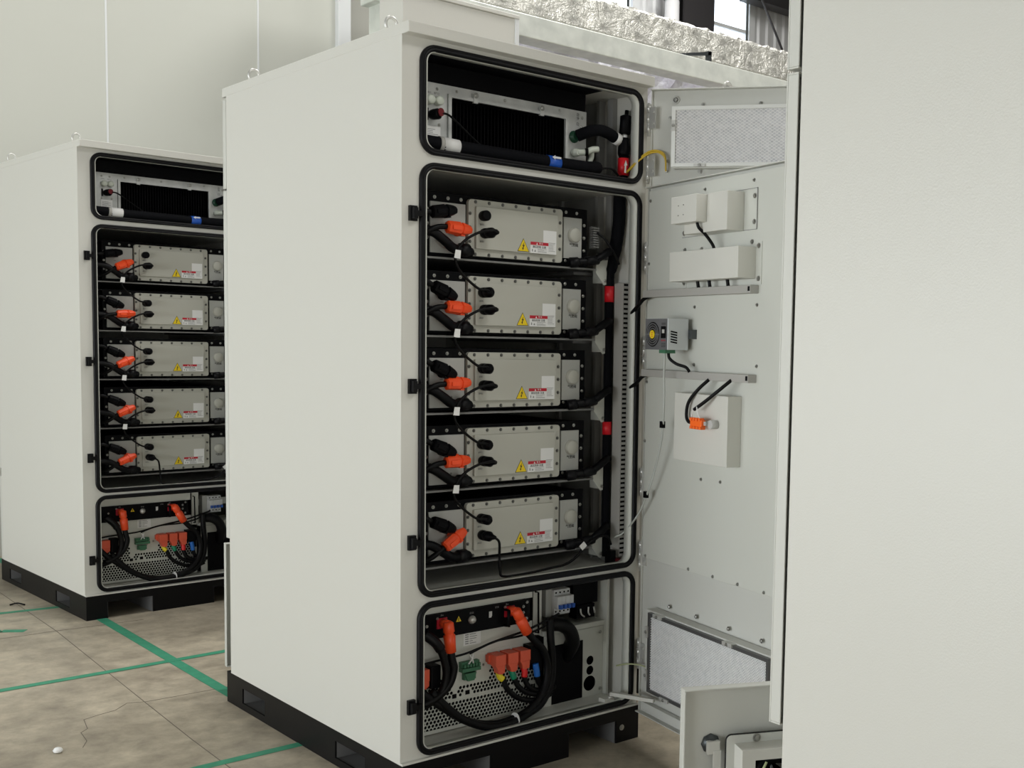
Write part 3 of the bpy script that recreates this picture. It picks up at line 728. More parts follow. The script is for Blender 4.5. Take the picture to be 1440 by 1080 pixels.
    if not far: one('relief_valve', 'black air valve on a red banded riser in the top bay of the '+cn, 'valve',
        [('vent_body', MB().lathe([(.010, 0), (.0195, .004), (.0205, .045), (.0215, .062), (.014, .066), (.007, .068), (.007, .084)], (.898, .062, 2.112), (.10, 0, 1), 16), BLACKC),
         ('white_nipple', MB().cyl((.897, .062, 2.098), (.899, .062, 2.113), .0095, 12), PAPER, 'white threaded nipple'),
         ('tee_body', MB().lathe([(.018, 0), (.021, .01), (.021, .03), (.017, .05), (.017, .062)], (.895, .062, 2.038), (.05, 0, 1), 16).cyl((.878, .072, 2.094), (.896, .062, 2.087), .0150, 12), BLACKC),
         ('riser', MB().cyl((.893, .062, 1.936), (.896, .062, 2.04), .0165, 16), HOSE),
         ('red_band', MB().cyl((.8940, .062, 1.972), (.8955, .062, 2.031), .0200, 18), REDH, 'red band with a white arrow'),
         ('arrow_mark', MB().prism([(.882, 1.980), (.889, 1.980), (.890, 2.006), (.895, 2.006), (.888, 2.023), (.880, 2.003), (.884, 2.004)], .0412, .0425), PAPER, 'white arrow')], v)
    if not far: one('sensor_cable', 'thin black cable beside the riser in the top bay of the '+cn, 'cable',
        [('cable', MB().tube([(.79, .06, 1.985), (.83, .05, 1.988), (.86, .05, 1.970), (.875, .05, 1.945)], .004, 8), CABLE)], (.83, .05, 1.97))
    # ---------------- shelves, modules, leads
    for k, z in enumerate(SHZ):
        t = thing('module_shelf', 'white edged steel shelf under the %s battery module of the %s' % (ORD[k], cn), 'shelf', M @ T(.47, .09, z), 'module shelves in the '+cn)
        oo = (.47, .09, z)
        obj('shelf_plate', MB().box(-.40, .335, 0, 1.1, -.003, 0).box(-.40, .335, 0, .003, -.006, -.003), SHELFM, t, key='shelfplate')
        obj('shelf_bracket', MB().prism([(.357, .030), (.427, .038), (.427, -.045), (.392, -.052), (.357, -.012)], .028, .031).box(.385, .431, .031, .08, -.045, .03), LINER, t, key='shelfbr')
        obj('shelf_rail', MB().box(.33, .430, .12, .9, -.016, -.006), SHELFM, t, key='shelfrail')
        for x in (.397, .418): bolt(t, x, .028, -.037, .0042)
        module(M, z, k, cn)
        if k == 0: obk = (.134, .130, 8)
        else: obk = (.142, .150, -22)
        power_lead(M, z, k, cn, 'black', obk[0], obk[1], obk[2], BLACKC, [(0, 0, 0), (-.03, .0, -.002 if k == 0 else .012), (-.055, .02, -.01), (-.075, .06, -.04), (-.08, .10, -.09)])
        if far: ti = (22, 3, 24, 24, 22)[k]; ox, oz = .190, .080-(.0 if ti < 10 else .012)
        else: ti = (-3, -3, 2, 2, 33)[k]; ox, oz = .188, (.090, .088, .091, .090, .064)[k]
        if k == 4 or ti > 15: tl = [(0, 0, 0), (-.02, .005, -.015), (-.045, .02, -.035), (-.075, .05, -.045), (-.095, .09, -.03)]
        else: tl = [(0, 0, 0), (-.03, -.004, -.003), (-.055, .0, -.013), (-.085, .03, -.035), (-.11, .07, -.06)]
        power_lead(M, z, k, cn, 'orange', ox, oz, ti, ORANGE, tl)
        # corrugated coolant hoses left and right
        t = thing('coolant_hose', 'corrugated black hose under the plugs of the %s module in the %s' % (ORD[k], cn), 'hose', M @ T(.2, .08, z), 'left corrugated hoses in the '+cn)
        obj('hose', MB().tube([(.055, .10, .10), (.105, .080, .080), (.150, .072, .072), (.190, .070, .048), (.225, .076, .028), (.275, .082, .024), (.300, .10, .022)], .0155, 12, corr=.006), RUBBER, t, off=(.2, .08, 0), key='chose')
        obj('hose_cuff', MB().lathe([(.012, 0), (.021, .002), (.021, .032), (.012, .036)], (.248, .080, .026), (1, .1, 0), 14), RUBBER, t, off=(.2, .08, 0), key='cuff')
        t = thing('coolant_hose', 'black hose from the %s module to the vertical pipe of the %s' % (ORD[k], cn), 'hose', M @ T(.78, .07, z), 'right hoses in the '+cn)
        obj('hose', MB().tube([(.700, .095, .016), (.735, .078, .020), (.775, .070, .024), (.815, .068, .046), (.850, .080, .060), (.882, .104, .062)], .0135, 12, corr=.006), RUBBER, t, off=(.78, .07, 0), key='rhose')
        obj('hose_cuff', MB().lathe([(.012, 0), (.018, .002), (.018, .030), (.012, .034)], (.690, .094, .014), (1, -.4, .1), 12).lathe([(.015, 0), (.0165, .02), (.0165, .03), (.015, .05)], (.745, .075, .022), (1, -.1, .12), 10), RUBBER, t, off=(.78, .07, 0), key='rcuff')
    # signal jumper cables between neighbouring modules
    for k in range(5):
        z = SHZ[k]
        t = thing('signal_cable', 'thin tagged signal cable from the lower socket of the %s module, %s' % (ORD[k], cn), 'cable', M @ T(.347, .07, z+.084), 'signal cables in the '+cn)
        oo = (.347, .07, z+.084)
        obj('plug', MB().lathe([(.0150, 0), (.0165, .003), (.0165, .022), (.011, .028), (.008, .040), (.006, .048)], (0, .002, 0), (.12, -1, 0), 14), BLACKC, t, key='sigplug')
        if k < 4:
            zn = SHZ[k+1]+.138
            obj('cable', MB().tube([(.352, .026, z+.084), (.338, .020, z+.089), (.290, .030, z+.080), (.240, .040, z+.050), (.212, .040, z+.012), (.214, .045, z-.02), (.245, .05, z-.055), (.295, .045, z-.092), (.325, .040, zn+.006), (.342, .048, zn)], .0042, 8), CABLE, t, off=oo)
            obj('plug', MB().lathe([(.0150, 0), (.0165, .003), (.0165, .022), (.011, .028), (.007, .036)], (.342-oo[0], .070-oo[1], zn-oo[2]), (0, -1, 0), 14), BLACKC, t)
            tz = z+.008
            obj('cable_tag', MB().prism([(.200, tz-.012), (.222, tz-.014), (.224, tz+.012), (.205, tz+.013)], .0335, .0345), PAPER, t, off=oo, label='white paper tag')
        else:
            obj('cable', MB().tube([(.352, .026, z+.084), (.372, .030, z+.066), (.384, .045, z+.02), (.390, .05, z-.03), (.405, .05, z-.052), (.50, .05, z-.053), (.60, .055, z-.048), (.66, .055, z-.043), (.705, .05, z-.02), (.735, .045, z+.012), (.79, .045, z+.038), (.84, .05, z+.035), (.862, .055, z+.005)], .0042, 8), CABLE, t, off=oo)
            obj('cable_tag', MB().prism([(.708, z+.016), (.728, z+.031), (.742, z+.015), (.722, z+.001)], .040, .041), PAPER, t, off=oo, label='white paper tag')
    # vertical pipe, duct, sensor, small box
    if not far: one('vertical_pipe', 'black insulated vertical pipe with red bands beside the modules of the '+cn, 'pipe',
        [('insulation', MB().tube([(.901, .086, 1.912), (.900, .088, 1.80), (.893, .106, 1.68), (.888, .118, 1.59), (.887, .118, 1.2), (.887, .118, .80), (.887, .118, .64)], [.022, .022, .019, .0150, .0145, .0145, .0145], 14), HOSE),
         ('red_band', MB().cyl((.888, .118, 1.540), (.888, .118, 1.595), .0172, 16), REDH, 'red band with a white arrow'),
         ('red_band', MB().cyl((.887, .118, 1.075), (.887, .118, 1.120), .0165, 16), REDH, 'faded red band')], (.885, .09, .62))
    if not far:
        t = thing('wiring_duct', 'vertical grey slotted wiring duct beside the modules of the '+cn, 'cable duct', M @ T(.909, .05, .645))
        obj('duct_body', MB().box(-.012, .013, .007, .050, 0, .96).box(-.012, -.009, .0035, .007, 0, .96), DUCTM, t, key='ductb')
        def fingers():
            m = MB()
            for i in range(58): m.box(-.0085, .013, .0035, .0055, .001+i*.0165, .0100+i*.0165)
            return m
        obj('slotted_front', fingers, DUCTM2, t, key='ductf')
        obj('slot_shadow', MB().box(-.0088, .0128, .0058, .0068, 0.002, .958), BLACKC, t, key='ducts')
    if not far: one('duct_bracket', 'dark red bracket at the foot of the wiring duct in the '+cn, 'bracket', [('plate', MB().box(.874, .900, .03, .09, .6205, .640), DARKRED)], (.89, .06, .6205))
    if not far: one('junction_sensor', 'small black sensor box at the end of the lowest cable in the '+cn, 'sensor', [('body', MB().box(.852, .876, .045, .075, .622, .672), BLACKC)], (.862, .06, .622))
    if not far:
        st = thing('terminal_strip', 'grey terminal block on the wall beside the topmost module of the '+cn, 'terminal block', M @ T(.80, .115, 1.72))
        sm = MB().box(0, .022, 0, .012, 0, .075)
        for i in range(9): sm.box(.0, .026, -.012, 0, .003+i*.008, .008+i*.008)
        obj('block', sm, SHELFM, st); obj('strip_cable', MB().tube([(.016, -.012, .055), (.04, -.03, .03), (.07, -.045, -.02), (.09, -.045, -.05)], .004, 8), CABLE, st)
    # ---------------- bottom bay
    o2 = (.35, .10, .455)
    r = thing('switch_box', 'black switch panel at the top of the bottom bay of the '+cn, 'switch box', M @ T(*o2))
    def Q(name, f, m, par=r, bev=0, label=None): return obj(name, f, m, par, off=o2, bev=bev, label=label)
    Q('front_panel', MB().box(.06, .548, .10, .106, .455, .534), BLACKC, bev=.001)
    Q('housing', MB().box(.065, .545, .1262, .8, .4545, .533), BLACKC)
    Q('white_top_plate', MB().box(.065, .566, .112, .116, .5345, .585), LINER)
    Q('carry_handle', MB().tube([(.446, .10, .512), (.446, .078, .512), (.446, .078, .460), (.446, .10, .460)], .006, 8, sub=1), BLACKC)
    Q('start_button', MB().lathe([(.0135, 0), (.0135, .005), (.010, .007), (.010, .012), (.0005, .0125)], (.316, .10, .498), (0, -1, 0), 18), ZINC)
    w = Q('warning_sign', MB().prism([(.2575, .4985), (.2765, .4985), (.267, .5165)], .0993, .10), YELLOW)
    obj('sign_mark', MB().prism([(.2655, .5005), (.2685, .5005), (.2685, .511), (.2655, .511)], .0988, .0993), BLACKINK, w, off=o2)
    Q('socket_plate', MB().box(.185, .222, .095, .10, .487, .520).box(.443, .482, .095, .10, .487, .522), REDL)
    Q('white_port', MB().prism([(.383, .494), (.391, .494), (.394, .500), (.394, .514), (.383, .514)], .0985, .10), BRKW)
    txt(r, 'panel_text', 'P+', .010, .206-o2[0], .0996-o2[1], .527-o2[2], GREYINK); txt(r, 'panel_text', 'B+', .010, .455-o2[0], .0996-o2[1], .528-o2[2], GREYINK)
    txt(r, 'panel_text', '启动', .008, .316-o2[0], .0996-o2[1], .519-o2[2], GREYINK); txt(r, 'panel_text', '开关', .008, .414-o2[0], .0996-o2[1], .524-o2[2], GREYINK)
    for x, z in ((.150, .500), (.165, .470), (.535, .525), (.520, .512), (.520, .492), (.533, .470), (.188, .519), (.219, .490), (.446, .520)): bolt(r, x-o2[0], -.001, z-o2[2], .0034)
    # orange plugs of the switch box
    for x, z, ang, nm in ((.205, .504, -84, 'left'), (.466, .508, -60, 'right')):
        org = (x, .062, z)
        t = thing('power_lead', 'orange plug hanging at the %s of the black switch panel in the %s' % (nm, cn), 'power plug', M @ T(*org), 'orange plugs on the switch panel of the '+cn)
        a = math.radians(ang); dx, dz = math.cos(a), math.sin(a)
        pm_ = MB().lathe([(.010, -.012), (.017, -.006), (.018, .022), (.0145, .026), (.0145, .030), (.019, .034), (.0175, .088)], (0, 0, 0), (dx, 0, dz), 14)
        pm_.lathe([(.015, 0), (.015, .040)], (0, 0, 0), (0, 1, 0), 12)
        obj('plug', pm_, ORANGE, t)
        e = (x+dx*.086, .062, z+dz*.086)
        if nm == 'left': path = [e, (e[0]+.004, .058, e[2]-.03), (.222, .055, .360), (.205, .055, .315), (.165, .060, .280), (.12, .07, .262)]
        else: path = [e, (.535, .060, .405), (.578, .062, .36), (.596, .062, .300), (.584, .06, .235), (.540, .055, .185), (.470, .055, .156), (.370, .055, .152), (.270, .055, .184), (.190, .06, .240), (.128, .07, .292), (.09, .09, .34)]
        obj('cable', MB().tube(path, .0125, 12), CABLE, t, off=org)
    one('battery_cable', 'thick black cable hanging at the left of the bottom bay, '+cn, 'cable',
        [('cable', MB().tube([(.135, .075, .480), (.162, .065, .455), (.185, .060, .410), (.196, .058, .350), (.180, .06, .295), (.14, .07, .262), (.10, .09, .245)], .0125, 12), CABLE),
         ('boot', MB().tube([(.128, .08, .485), (.160, .066, .456), (.178, .062, .430)], .0165, 12), RUBBER)], (.18, .06, .35))
    one('battery_cable', 'thick black cable loop sweeping along the bottom bay floor, '+cn, 'cable',
        [('cable', MB().tube([(.62, .085, .46), (.618, .075, .39), (.622, .07, .31), (.612, .066, .240), (.570, .06, .180), (.500, .050, .158), (.440, .036, .150), (.350, .036, .152), (.260, .045, .190), (.195, .055, .245), (.15, .07, .30)], .0130, 12), CABLE),
         ('cable_tie', MB().lathe([(.0225, 0), (.0225, .004)], (.452, .045, .154), (1, 0, .05), 16), PAPER, 'white cable tie')], (.45, .05, .16))
    o3 = (.36, .12, .14)
    r = thing('power_converter', 'white perforated power converter low in the bottom bay of the '+cn, 'converter', M @ T(*o3))
    def R_(name, f, m, par=r, bev=0, label=None, key=None): return obj(name, f, m, par, off=o3, bev=bev, label=label, key=key)
    def perf():
        m = MB(); p = .0136; R = p/math.sqrt(3); hr = .0056; x = .078; col_ = 0
        rows = int((.376-.152)/(p*.866))+1
        for j in range(rows):
            for i in range(int((.592-.078)/p)):
                cx = .078+(i+.5*(j % 2))*p+p/2; cz = .152+j*p*.866+R*.5
                hole = (cz < .232) or (.244 < cz < .322 and cx > .40) or (.244 < cz < .285 and .275 < cx < .40) or (.244 < cz < .310 and cx < .258)
                if .296 < cx < .330 and .244 < cz < .262: hole = False
                if .262 < cx < .278: hole = False if cz > .24 else hole
                ov = [(cx+R*math.cos(PI/6+PI/3*k), cz+R*math.sin(PI/6+PI/3*k)) for k in range(6)]
                if not hole: m.add([(a, .120, b) for a, b in ov], [range(6)]); continue
                iv = [(cx+hr*math.cos(PI/6+PI/6*k), cz+hr*math.sin(PI/6+PI/6*k)) for k in range(12)]
                m.add([(a, .120, b) for a, b in ov]+[(a, .120, b) for a, b in iv]+[(a, .1225, b) for a, b in iv],
                      [f for k in range(6) for f in ((k, 7+2*k, 6+2*k), (k, (k+1) % 6, 7+2*k), ((k+1) % 6, 6+(2*k+2) % 12, 7+2*k))]
                      + [(6+k, 6+(k+1) % 12, 18+(k+1) % 12, 18+k) for k in range(12)])
        return m
    R_('perforated_front', perf, LINER, key='perf')
    R_('front_frame', MB().box(.06, .60, .1185, .1195, .372, .380).box(.06, .60, .1185, .1195, .143, .155).box(.588, .60, .1185, .1195, .155, .372).box(.06, .60, .1175, .1195, .233, .2385), LINER)
    R_('upper_panel', MB().box(.06, .572, .119, .121, .3815, .453), LINER, bev=.001)
    R_('body', MB().box(.062, .598, .135, .9, .142, .45), BLACKC)
    lb = R_('type_label', MB().box(.298, .364, .1183, .119, .409, .450), PAPER)
    lm = MB()
    for i in range(5): lm.box(.304, .317, .1179, .1183, .414+i*.0072, .4172+i*.0072); lm.box(.321, .321+(.025, .012, .026, .028, .024)[i], .1179, .1183, .4145+i*.0072, .4165+i*.0072)
    obj('label_print', lm, GREYINK, lb, off=o3)
    for x, z in ((.315, .254), (.265, .250)): R_('square_port', MB().box(x-.008, x+.008, .1185, .1195, z-.007, z+.007), BLACKC)
    for x, z in ((.18, .368), (.345, .322), (.345, .335), (.375, .335), (.555, .368)): bolt(r, x-o3[0], -.0015, z-o3[2], .003)
    t = thing('green_terminal', 'green screw terminal with two white wires on the converter of the '+cn, 'terminal', M @ T(.315, .11, .33))
    tm = MB().box(-.034, .034, -.008, .009, .012, .030).box(-.034, .036, -.014, .009, -.002, .010).box(-.022, .022, -.006, .009, -.030, -.008).prism([(-.022, -.008), (.022, -.008), (.014, -.034), (-.010, -.034)], -.010, .009)
    for i in range(6): tm.box(-.030+i*.011, -.023+i*.011, -.018, -.012, .014, .024)
    obj('block', tm, GREEN, t)
    obj('wire', MB().tube([(-.012, -.01, .020), (.0, -.016, .040), (.006, -.012, .055)], .0028, 6).tube([(.010, -.01, .020), (.0, -.017, .040), (-.006, -.012, .055)], .0028, 6), PAPER, t)
    for i, (x, sl, cname, path) in enumerate(((.407, SLY, 'yellow', [(.424, .075, .286), (.440, .072, .250), (.478, .07, .216), (.53, .07, .196), (.585, .072, .192), (.62, .075, .20)]),
                                              (.457, SLG, 'green', [(.470, .078, .280), (.488, .075, .248), (.520, .072, .224), (.57, .072, .210), (.625, .075, .212)]),
                                              (.506, SLR, 'red', [(.513, .08, .278), (.524, .077, .248), (.550, .075, .228), (.59, .075, .218), (.64, .078, .222)]))):
        org = (x, .08, .34)
        t = thing('phase_plug', 'dull orange phase plug with %s sleeve on the converter of the %s' % (cname, cn), 'power plug', M @ T(*org), 'phase plugs in the '+cn)
        pm_ = MB().box(-.019, .021, -.016, .036, -.004, .032).prism([(-.018, -.004), (.021, -.004), (.019, -.030), (.008, -.034), (-.005, -.032), (-.009, -.016)], -.013, .016)
        pm_.box(-.026, -.018, .016, .036, .004, .028)
        obj('plug', pm_, ORANGE2, t, bev=.0015)
        obj('sleeve', MB().tube([(.004, .004, -.028), (.008, 0, -.045), (path[0][0]-x, path[0][1]-.08, path[0][2]-.34)], .0105, 12), sl, t, label=cname+' sleeve')
        obj('cable', MB().tube(path, .0092, 10), CABLE, t, off=org)
    t = thing('neutral_plug', 'black plug with blue sleeve on the right of the converter in the '+cn, 'power plug', M @ T(.556, .08, .34))
    obj('plug', MB().box(-.024, .024, -.01, .036, -.020, .040).box(.0, .022, -.012, .03, -.05, -.02), BLACKC, t, bev=.0015)
    obj('sleeve', MB().tube([(-.004, -.008, -.022), (.0, -.01, -.045), (.003, -.01, -.066)], .0105, 12), SLB, t, label='blue sleeve')
    obj('cable', MB().tube([(.003, -.01, -.064), (.012, -.006, -.09), (.04, 0, -.115), (.08, .004, -.12)], .0092, 10), CABLE, t)
    t = thing('phase_plug', 'dull orange plug half hidden at the left end of the converter, '+cn, 'power plug', M @ T(.128, .09, .34), 'phase plugs in the '+cn)
    obj('plug', MB().box(-.02, .022, -.01, .028, -.010, .028).prism([(-.02, -.01), (.022, -.01), (.022, -.026), (.008, -.036), (-.01, -.034)], -.008, .02), ORANGE2, t, bev=.0015)
    obj('boot', MB().box(.026, .062, -.012, .028, -.038, .036), BLACKC, t, bev=.004)
    one('control_cable', 'pair of thin black control cables crossing above the converter in the '+cn, 'cable',
        [('cable', MB().tube([(.05, .10, .366), (.128, .085, .386), (.268, .082, .394), (.33, .082, .404), (.40, .08, .418), (.50, .08, .420), (.578, .08, .432), (.612, .085, .445)], .0038, 8), CABLE),
         ('second_cable', MB().tube([(.300, .085, .392), (.36, .078, .412), (.43, .076, .424), (.52, .078, .436), (.60, .08, .455), (.66, .085, .47)], .0042, 8), CABLE)], (.33, .08, .40))
    # breaker zone on the right
    t = thing('side_bracket', 'white upright plate with black handle beside the switch panel of the '+cn, 'bracket', M @ T(.592, .12, .40))
    obj('plate', MB().box(-.016, .020, 0, .003, .0, .172), LINER, t, bev=.001)
    obj('handle', MB().tube([(-.008, .0, .150), (-.008, -.018, .150), (-.006, -.018, .01), (-.006, .0, .01)], .0032, 8, sub=1), BLACKC, t)
    o4 = (.755, .12, .14)
    t = thing('cover_box', 'white cover box with black opening and three round holes in the '+cn, 'cover box', M @ T(*o4))
    obj('front_plate', holed([(.624, .137), (.886, .137), (.886, .388), (.624, .388)], [circ(.829, .270, .0165), circ(.829, .234, .0165), circ(.828, .187, .0275), [(.663, .147), (.788, .147), (.788, .347), (.663, .347)]], .12, .1225), LINER, t, off=o4)
    obj('top_ledge', MB().box(.614, .895, .115, .30, .390, .408), LINER, t, off=o4, bev=.002)
    obj('inner_lining', MB().box(.626, .884, .16, .163, .141, .386), BLACKC, t, off=o4)
    obj('right_post', MB().box(.887, .897, .10, .3, .141, .60), LINER, t, off=o4)
    for x, z in ((.640, .372), (.873, .366), (.876, .160)): bolt(t, x-o4[0], 0, z-o4[2], .0042)
    one('black_baffle', 'black rectangular baffle covering the lower opening of the cover box in the '+cn, 'baffle', [('sheet', MB().box(.658, .792, .1165, .1195, .143, .350), BLACKC)], (.725, .118, .143))
    t = thing('circuit_breaker', 'white four pole circuit breaker with blue toggles in the '+cn, 'circuit breaker', M @ T(.698, .12, .456))
    bmb = MB()
    for i in range(4):
        x = -.034+i*.0175; bmb.box(x, x+.0170, .0, .05, .0, .088).box(x, x+.0170, -.022, .0, .024, .068)
    obj('body', bmb, BRKW, t, bev=.0012)
    for i in range(4):
        x = -.034+i*.0175
        obj('toggle', MB().box(x+.003, x+.014, -.034, -.022, .026, .040), BRKB, t, label='blue toggle')
        for z in (.012, .078): obj('terminal_screw', MB().lathe([(.0035, 0), (.0035, .0008)], (x+.0085, 0, z), (0, -1, 0), 10), BLACKC, t)
    obj('side_case', MB().box(-.060, -.035, .012, .07, -.004, .090), GREYP2, t)
    one('mounting_rail', 'grey steel mounting rail behind the circuit breaker of the '+cn, 'rail', [('rail', MB().box(.625, .88, .172, .18, .490, .525), GALV)], (.75, .175, .49))
    if not far:
        t = thing('surge_box', 'dark glossy device block right of the circuit breaker in the '+cn, 'relay', M @ T(.81, .13, .475))
        obj('body', MB().box(-.055, .058, .0, .06, .0, .115), BLACKC, t, bev=.003)
        obj('foot_terminals', MB().box(-.04, .04, -.004, .04, -.05, -.002), BLACKC, t)
        obj('terminal_clips', MB().tube([(-.03, -.012, -.012), (-.028, -.014, -.03), (-.012, -.012, -.043)], .003, 6).tube([(.006, -.012, -.010), (.004, -.014, -.028), (.012, -.012, -.04)], .003, 6).tube([(.03, -.012, -.012), (.034, -.014, -.034)], .003, 6), ZINC, t)
    one('ribbon_hose', 'wide black cable bundle between breaker and cover box of the '+cn, 'cable',
        [('bundle', MB().tube([(.630, .11, .432), (.668, .090, .430), (.700, .080, .408), (.718, .082, .372), (.724, .098, .345), (.726, .135, .30)], .030, 14, flat=.8), CABLE)], (.70, .09, .42))
    if far: return
    t = thing('door_stay', 'white steel door stay arm at the bottom bay of the %s' % cn, 'door stay', M @ T(.836, .012, .165))
    dB = T(*HINGE_F, 0) @ RZ(-100)
    e = dB @ Vector((.141, -.03, .171)); e = e-Vector((.836, .012, .165))
    d_ = Vector((e.x, e.y, 0)).normalized(); n_ = Vector((-d_.y, d_.x, 0))*.008
    a = Vector((0, 0, .002)); vs = []
    for p, zz in ((a, 0), (e, 0)):
        for s2 in (-1, 1):
            for h in (-.0, .013): vs.append(p+s2*n_+Vector((0, 0, h)))
    obj('arm', MB().add(vs, [(0, 1, 3, 2), (4, 6, 7, 5), (0, 4, 5, 1), (2, 3, 7, 6), (0, 2, 6, 4), (1, 5, 7, 3)]), BOXG, t, bev=.001)
    obj('pivot', MB().lathe([(.012, 0), (.012, .006), (.006, .007), (.006, .016)], (0, 0, -.006), (0, 0, 1), 14), ZINC, t)
    obj('pivot_bracket', MB().box(-.03, .012, -.005, .03, -.022, -.006), BOXG, t)
    # earth wires
    dA = T(*HINGE_F, 0) @ RZ(-55)
    p = dA @ Vector((.058, -.014, 1.985))
    one('earth_wire', 'yellow earth wire bridging from the top bay of the %s to its upper door' % cn, 'wire',
        [('wire', MB().tube([(.893, .04, 1.985), (.905, .0, 2.020), (.925, -.03, 2.047), (.945, -.055, 2.052), (.962, -.075, 2.035), tuple(p)], .0032, 8), YWIRE),
         ('second_wire', MB().tube([(.893, .045, 1.980), (.902, .0, 2.012), (.923, -.03, 2.040), (.946, -.058, 2.046), (.960, -.078, 2.026), tuple(p+Vector((0, 0, -.002)))], .0032, 8), YWIRE)], (.93, -.03, 2.0))
    p = dB @ Vector((.128, -.05, .263))
    one('earth_wire', 'pale green earth wire from the bottom bay of the %s to its lower door' % cn, 'wire',
        [('wire', MB().tube([(.875, .03, .262), (.885, -.01, .275), (.905, -.05, .278), (.915, -.09, .272), tuple(p)], .0028, 8), YGWIRE)], (.90, -.03, .26))
    return

def door_devices(M, cn):
    D = M @ T(*HINGE_F, 0) @ RZ(-100)
    def TH(name, label, cat, x, y, z, group=None): return thing(name, label, cat, D @ T(x, y, z), group)
    # stepped box on a mounting plate
    o = (.44, -.020, 1.74)
    t = TH('sensor_box', 'stepped light grey box at the top of the open door of the '+cn, 'box', *o)
    obj('mounting_plate', MB().box(.241, .640, -.020, -.0215, 1.743, 1.865), LINER, t, off=o)
    obj('plate_edge', MB().box(.638, .6412, -.0216, -.0222, 1.744, 1.866).box(.52, .6412, -.0216, -.0222, 1.864, 1.8655).box(.241, .6412, -.0216, -.0222, 1.7425, 1.744), GREYINK, t, off=o)
    obj('rear_box', MB().box(.345, .575, -.0215, -.085, 1.742, 1.858), BOXG, t, off=o, bev=.0015)
    obj('front_box', MB().box(.330, .470, -.085, -.125, 1.772, 1.855), BOXG, t, off=o, bev=.0015)
    for x, z in ((.252, 1.852), (.252, 1.757), (.627, 1.842), (.627, 1.766)): bolt(t, x-o[0], -.0015, z-o[2], .0055)
    for x, z in ((.372, 1.826), (.400, 1.827), (.372, 1.796), (.400, 1.797)): obj('pin_hole', MB().cyl((x, -.1245, z), (x, -.1257, z), .0018, 8), BLACKINK, t, off=o)
    obj('cable', MB().tube([(.440, -.10, 1.772), (.444, -.095, 1.755), (.452, -.075, 1.735), (.462, -.055, 1.705), (.464, -.05, 1.688)], .005, 8), CABLE, t, off=o)
    # long box
    o = (.46, -.020, 1.58)
    t = TH('junction_box', 'long light grey box above the upper trunking on the door of the '+cn, 'box', *o)
    obj('box', MB().box(.270, .640, -.020, -.088, 1.597, 1.690), BOXG, t, off=o, bev=.0015)
    for fb in ((.640, .668, -.020, -.022, 1.580, 1.706), (.235, .270, -.020, -.022, 1.580, 1.610)): obj('flange', MB().box(*fb), LINER, t, off=o)
    for x, z in ((.653, 1.694), (.655, 1.597), (.258, 1.597)): bolt(t, x-o[0], -.002, z-o[2], .0055)
    for x, z in ((.258, 1.702), (.353, 1.700), (.618, 1.707)): bolt(t, x-o[0], -.001, z-o[2], .005)
    for x in (.375, .438, .535): obj('cable', MB().tube([(x, -.05, 1.600), (x+.002, -.048, 1.585), (x+.001, -.045, 1.568)], .0055, 8), CABLE, t, off=o)
    # two trunkings
    for nm, z0, z1 in (('upper', 1.553, 1.577), ('lower', 1.287, 1.311)):
        o = (.36, -.020, z0)
        t = TH('cable_trunking', 'narrow grey %s cable trunking across the open door of the %s' % (nm, cn), 'cable trunking', *o, 'door trunkings of the '+cn)
        obj('channel', MB().box(.050, .655, -.020, -.052, z0, z1), DUCTM, t, off=o, bev=.0012)
        obj('end_opening', MB().box(.643, .6535, -.0515, -.0525, z0+.006, z1-.004), BLACKC, t, off=o)
    # cable going from trunkings into the cabinet
    for nm, z0, zc in (('upper', 1.553, 1.475), ('lower', 1.290, 1.225)):
        g = D.inverted() @ (M @ Vector((.925, .045, zc)))
        t = TH('door_cable', 'black cable from the %s trunking of the open door into the %s' % (nm, cn), 'cable', .05, -.03, z0, 'door cables of the '+cn)
        obj('cable', MB().tube([(.085, -.035, z0+.006), (.050, -.045, z0-.004), (.015, -.048, z0-.028), (g.x*.5, g.y*.5-.03, (z0+zc)/2-.015), tuple(g)], .0065, 8), CABLE, t, off=(.05, -.03, z0))
    # dehumidifier
    o = (.25, -.020, 1.38)
    t = TH('dehumidifier', 'small fan dehumidifier with yellow centred grille on the open door of the '+cn, 'dehumidifier', *o)
    obj('grey_front', MB().box(.187, .312, -.118, -.122, 1.379, 1.478), DEHG, t, off=o)
    obj('side_case', MB().box(.187, .316, -.040, -.118, 1.379, 1.479), DEHW, t, off=o, bev=.0012)
    # fan grille: rings on the grey front
    g = obj('fan_grille', MB().lathe([(.040, 0), (.040, .0006)], (.232, -.122, 1.428), (0, -1, 0), 32), BLACKC, t, off=o)
    for R in (.0345, .027, .0195): obj('grille_ring', sweep(circ(.232, 1.428, R, 32), [(-.0020, -.1225), (-.0020, -.1238), (.0020, -.1238), (.0020, -.1225)]), DEHG, g, off=o)
    obj('grille_cross', MB().box(.193, .271, -.1236, -.1228, 1.4265, 1.4295), DEHG, g, off=o)
    obj('yellow_disc', MB().lathe([(.0135, 0), (.0135, .003)], (.232, -.1226, 1.428), (0, -1, 0), 24), YELLOW, g, off=o, label='yellow centre disc')
    for z in (1.434, 1.428, 1.422): obj('disc_print', MB().box(.227, .237, -.1258, -.1255, z-.001, z+.001), ORANGE2, g, off=o)
    obj('display', MB().box(.282, .310, -.122, -.1232, 1.416, 1.454), BLACKC, t, off=o)
    obj('display_window', MB().box(.289, .303, -.1232, -.1236, 1.432, 1.444), DUCTM2, t, off=o)
    for i in range(3): obj('indicator', MB().box(.285+i*.009, .289+i*.009, -.122, -.1232, 1.407, 1.411), REDL, t, off=o, label='red indicator')
    for z in (1.399, 1.394, 1.389, 1.464, 1.460): obj('print_line', MB().box(.284, .309, -.122, -.1224, z-.0008, z+.0008), BLACKINK, t, off=o)
